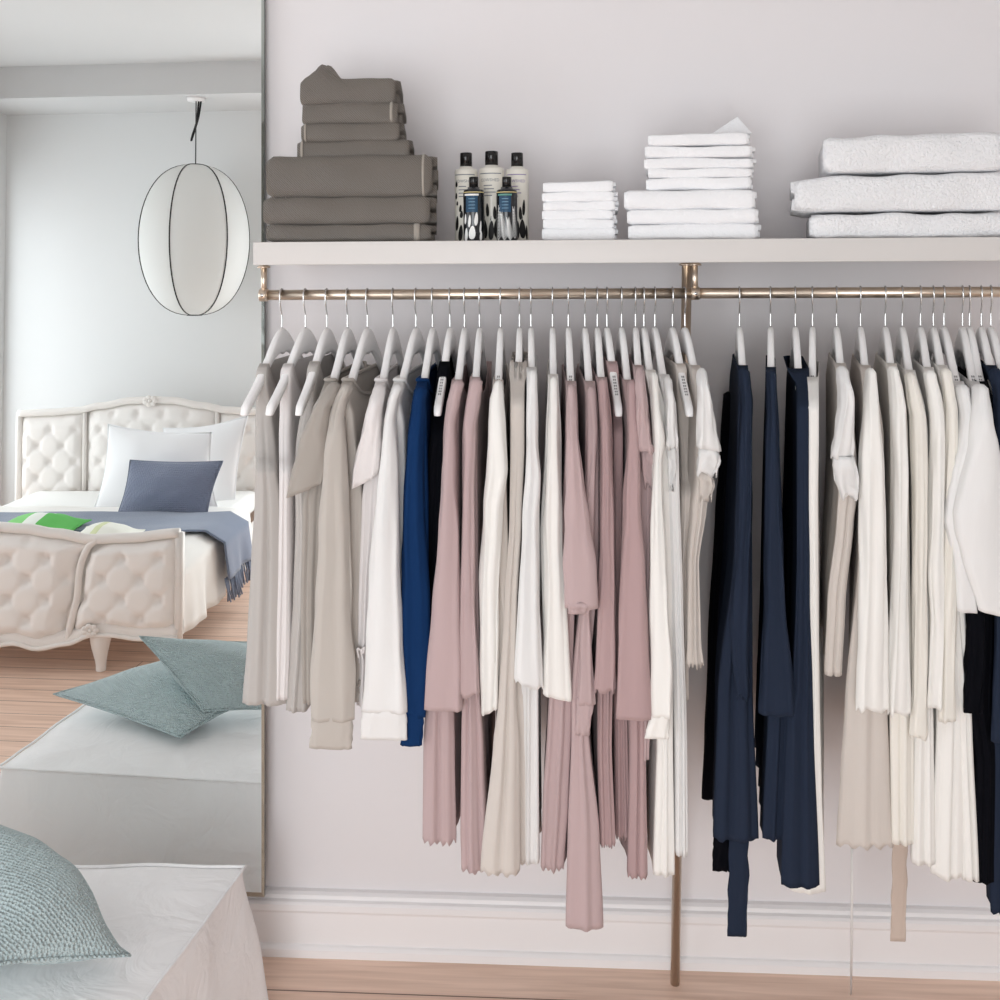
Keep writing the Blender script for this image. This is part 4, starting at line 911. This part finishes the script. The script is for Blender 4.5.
def cab_leg(x, y):
    P = [(x, y, .175), (x, y + .008, .14), (x, y + .012, .10), (x, y + .004, .05), (x, y, .02), (x, y + .004, .0)]
    rad = [.05, .045, .036, .024, .020, .024]
    rings = [[Vector((p[0] + r_ * math.cos(q), p[1] + r_ * .8 * math.sin(q), p[2])) for q in [2 * math.pi * j / 16 for j in range(16)]] for p, r_ in zip(P, rad)]
    return mesh('leg', *loft_vf(rings, True, True), BEDW, bed, sub=1)
for x, y in ((.445, -.01), (-.445, -.01), (.7, -BL), (-.7, -BL)): cab_leg(x, y)
HT = [(0, .935), (.12, .93), (.3, .90), (.45, .872), (.6, .862), (.8, .855)]
hb = bpy.data.objects.new('headboard', None); col.objects.link(hb); hb.parent = bed
htop = lambda x: edge_at(HT, abs(x)) - 0.02
tuft_panel('panel', lambda v: -.385, lambda v: .385, lambda x: .2, htop, -BL, 0.05, 0.15, 0.19, hb, 70, 60)
for s in (-1, 1):
    q0, q1 = (.41, .78) if s > 0 else (-.78, -.41)
    tuft_panel('panel', lambda v: q0, lambda v: q1, lambda x: .2, htop, -BL, 0.045, 0.15, 0.19, hb, 50, 60)
    sweep('side_rail', [(s * .795, -BL + .01, z) for z in (.1, .4, .7, .855)], 0.02, BEDW, hb, 10)
    sweep('divider', [(s * .398, -BL + .02, z) for z in (.2, .5, .7, .86)], 0.013, BEDW, hb, 8)
xs2 = [-.8 + 1.6 * i / 60 for i in range(61)]
sweep('top_rail', [(x, -BL + .015, edge_at(HT, abs(x))) for x in xs2], 0.022, BEDW, hb, 10)
mesh('board', *loft_vf([[Vector((x, -BL - .05, .1)), Vector((x, -BL + .004, .1)), Vector((x, -BL + .004, edge_at(HT, abs(x)) - .01)), Vector((x, -BL - .05, edge_at(HT, abs(x)) - .01))] for x in xs2], True, True), BEDW, hb)
flower('carved_crest', 0, -BL + .04, .93, .05, hb)
for s in (-1, 1): box('side_rail', s * .71 - .02, s * .71 + .02, -BL, -.04, .16, .28, BEDW, bed, bevel=.005)
BM = bed.matrix_basis if False else (Matrix.Translation(bed.location) @ Matrix.Rotation(R(-4.7), 4, 'Z'))
def bedpt(x, y, z): return BM @ Vector((x, y, z))
SHEETM = mat('bed_linen', (241, 240, 239), 0.9, sheen=0.15, bump=('drape', 30, 0.25, 0.012)); COVERM = mat('cream_coverlet', (238, 235, 230), 0.9, sheen=0.15, bump=('noise', 90, 0.15, 0.002))
BLUEK = mat('blue_knit', (124, 132, 153), 0.95, sheen=0.3, bump=('weave', 95, 0.9, 0.006)); BLUET = mat('blue_wool', (120, 130, 150), 0.95, sheen=0.3, bump=('noise', 150, 0.6, 0.004), mott=0.05)
ZM = 0.41
o = mesh('mattress', *box_vf(-.66, .66, -BL + .07, -.07, .285, ZM), mat('mattress_ticking', (236, 235, 232), 0.9), bevel=.04); o.matrix_world = BM
tag(o, 'white mattress on the carved bed, under the pale coverlet', 'mattress')
def drape(name, label, cat, m, y0, y1, lift, zl, zr, seed, xr=.745, ny=40, fold=.014, xl=-.745, hang_in=0.0, solid=.004):
    """cloth laid across the bed from side to side and hanging to zl / zr"""
    path = []
    for i in range(9): path.append((xl - .012 - lift * .6 + .004 * i / 8, zl + (ZM - .02 - zl) * i / 8, 1 - i / 8, -1))
    for i in range(1, 24):
        path.append((xl + (xr - xl) * i / 24, ZM + .012 + lift, 0, 0))
    for i in range(9): path.append((xr + .012 + lift * .6 - hang_in * i / 8, ZM - .02 - (ZM - .02 - zr) * i / 8, i / 8, 1))
    rings = []
    for k in range(ny + 1):
        y = y0 + (y1 - y0) * k / ny; r = []
        for (x, z, hg, s) in path:
            f = math.sin(y * 22 + seed) + .6 * math.sin(y * 41 + seed * 2)
            nz = noise.noise(Vector((x * 4, y * 5, seed))) * .010
            r.append(BM @ Vector((x + s * hg * (.022 + fold * f), y + .03 * hg * math.sin(seed + s), z + (nz + .008 if hg == 0 else 0))))
        rings.append(r)
    o = mesh(name, *loft_vf(rings, closed=False), m, solid=solid); tag(o, label, cat); return o
drape('coverlet', 'pale cream coverlet spread over the bed and hanging down its side', 'bedspread', COVERM, -.08, -1.12, .004, .2, .13, 1.0)
o = drape('throw_blanket', 'blue woollen throw with fringe laid across the bed', 'blanket', BLUET, -.5, -.9, .022, .3, .23, 2.0, fold=.008, xr=.785, xl=-.785, solid=.009)
strands = []
random.seed(11)
for k in range(46):
    y = -.5 - .40 * k / 45; x = .815 + .01 * math.sin(y * 22 + 2) + random.uniform(-.004, .01)
    p = [BM @ Vector((x, y, .235)), BM @ Vector((x + .01, y + random.uniform(-.01, .01), .19)), BM @ Vector((x + .014 + random.uniform(-.01, .015), y + random.uniform(-.02, .02), .125))]
    strands.append(sweep_vf(p, .0042, 5))
fr = mesh('fringe', *join_vf(strands), BLUET, o)
WPIL = mat('pillow_white', (243, 243, 244), 0.9, sheen=0.15)
def mpil(name, label, cat, pxs, Yb, Yt, puff, m, group=None, **k):
    (a, b_, c_, d_) = pxs          # upper left, upper right, lower right, lower left in the mirror
    return pillow(name, label, cat, [m_y(*a, Yt), m_y(*b_, Yt), m_y(*c_, Yb), m_y(*d_, Yb)], puff, m, group, **k)
mpil('pillow', 'large square white pillow leaning on the headboard behind the blue cushion', 'pillow', ((108, 424), (212, 432), (222, 521), (90, 519)), -2.84, -3.02, .085, WPIL, 'white pillows on the bed', seed=5)
mpil('pillow', 'large white pillow nearer the bed side, partly behind the other pillow', 'pillow', ((163, 428), (248, 415), (234, 523), (165, 520)), -3.06, -3.27, .075, WPIL, 'white pillows on the bed', seed=7)
mpil('cushion', 'blue knitted square cushion propped against the white pillows', 'cushion', ((130, 460), (223, 461), (206, 522), (115, 521)), -2.62, -2.72, .07, BLUEK, seed=6, pinch=.03)
def banded(name, cols):
    m = bpy.data.materials.new(name); m.use_nodes = True; nt = m.node_tree; b = nt.nodes['Principled BSDF']; b.inputs['Roughness'].default_value = .85
    tc = nt.nodes.new('ShaderNodeTexCoord'); sp = nt.nodes.new('ShaderNodeSeparateXYZ'); cr = nt.nodes.new('ShaderNodeValToRGB'); cr.color_ramp.interpolation = 'CONSTANT'
    nt.links.new(tc.outputs['Generated'], sp.inputs[0]); nt.links.new(sp.outputs[0], cr.inputs['Fac']); nt.links.new(cr.outputs['Color'], b.inputs['Base Color'])
    el = cr.color_ramp.elements
    while len(el) < len(cols): el.new(0.5)
    for e, (p, c) in zip(el, cols): e.position = p; e.color = s2l(c)
    return m
GREENP = banded('green_print', [(0, (130, 205, 120)), (.42, (236, 240, 232)), (.58, (98, 186, 92)), (.97, (80, 180, 84))])
def flat_pil(name, label, cat, pl, pr, Y0, Y1, z, puff, m, **k):
    A, B = m_y(pl, 525, (Y0 + Y1) / 2), m_y(pr, 525, (Y0 + Y1) / 2)
    return pillow(name, label, cat, [(A.x, Y0, z), (B.x, Y0, z - .01), (B.x - .05, Y1, z - .01), (A.x - .05, Y1, z)], puff, m, seed=pl, **k)
flat_pil('cushion', 'green and white printed cushion lying behind the footboard', 'cushion', 8, 84, -1.98, -2.3, ZM + .075, .06, GREENP)
flat_pil('cushion', 'white cushion with small green motif lying between the green cushion and the blue throw', 'cushion', 82, 142, -1.88, -2.15, ZM + .07, .055, banded('motif_print', [(0, (236, 236, 226)), (.40, (214, 220, 176)), (.5, (238, 238, 228))]))
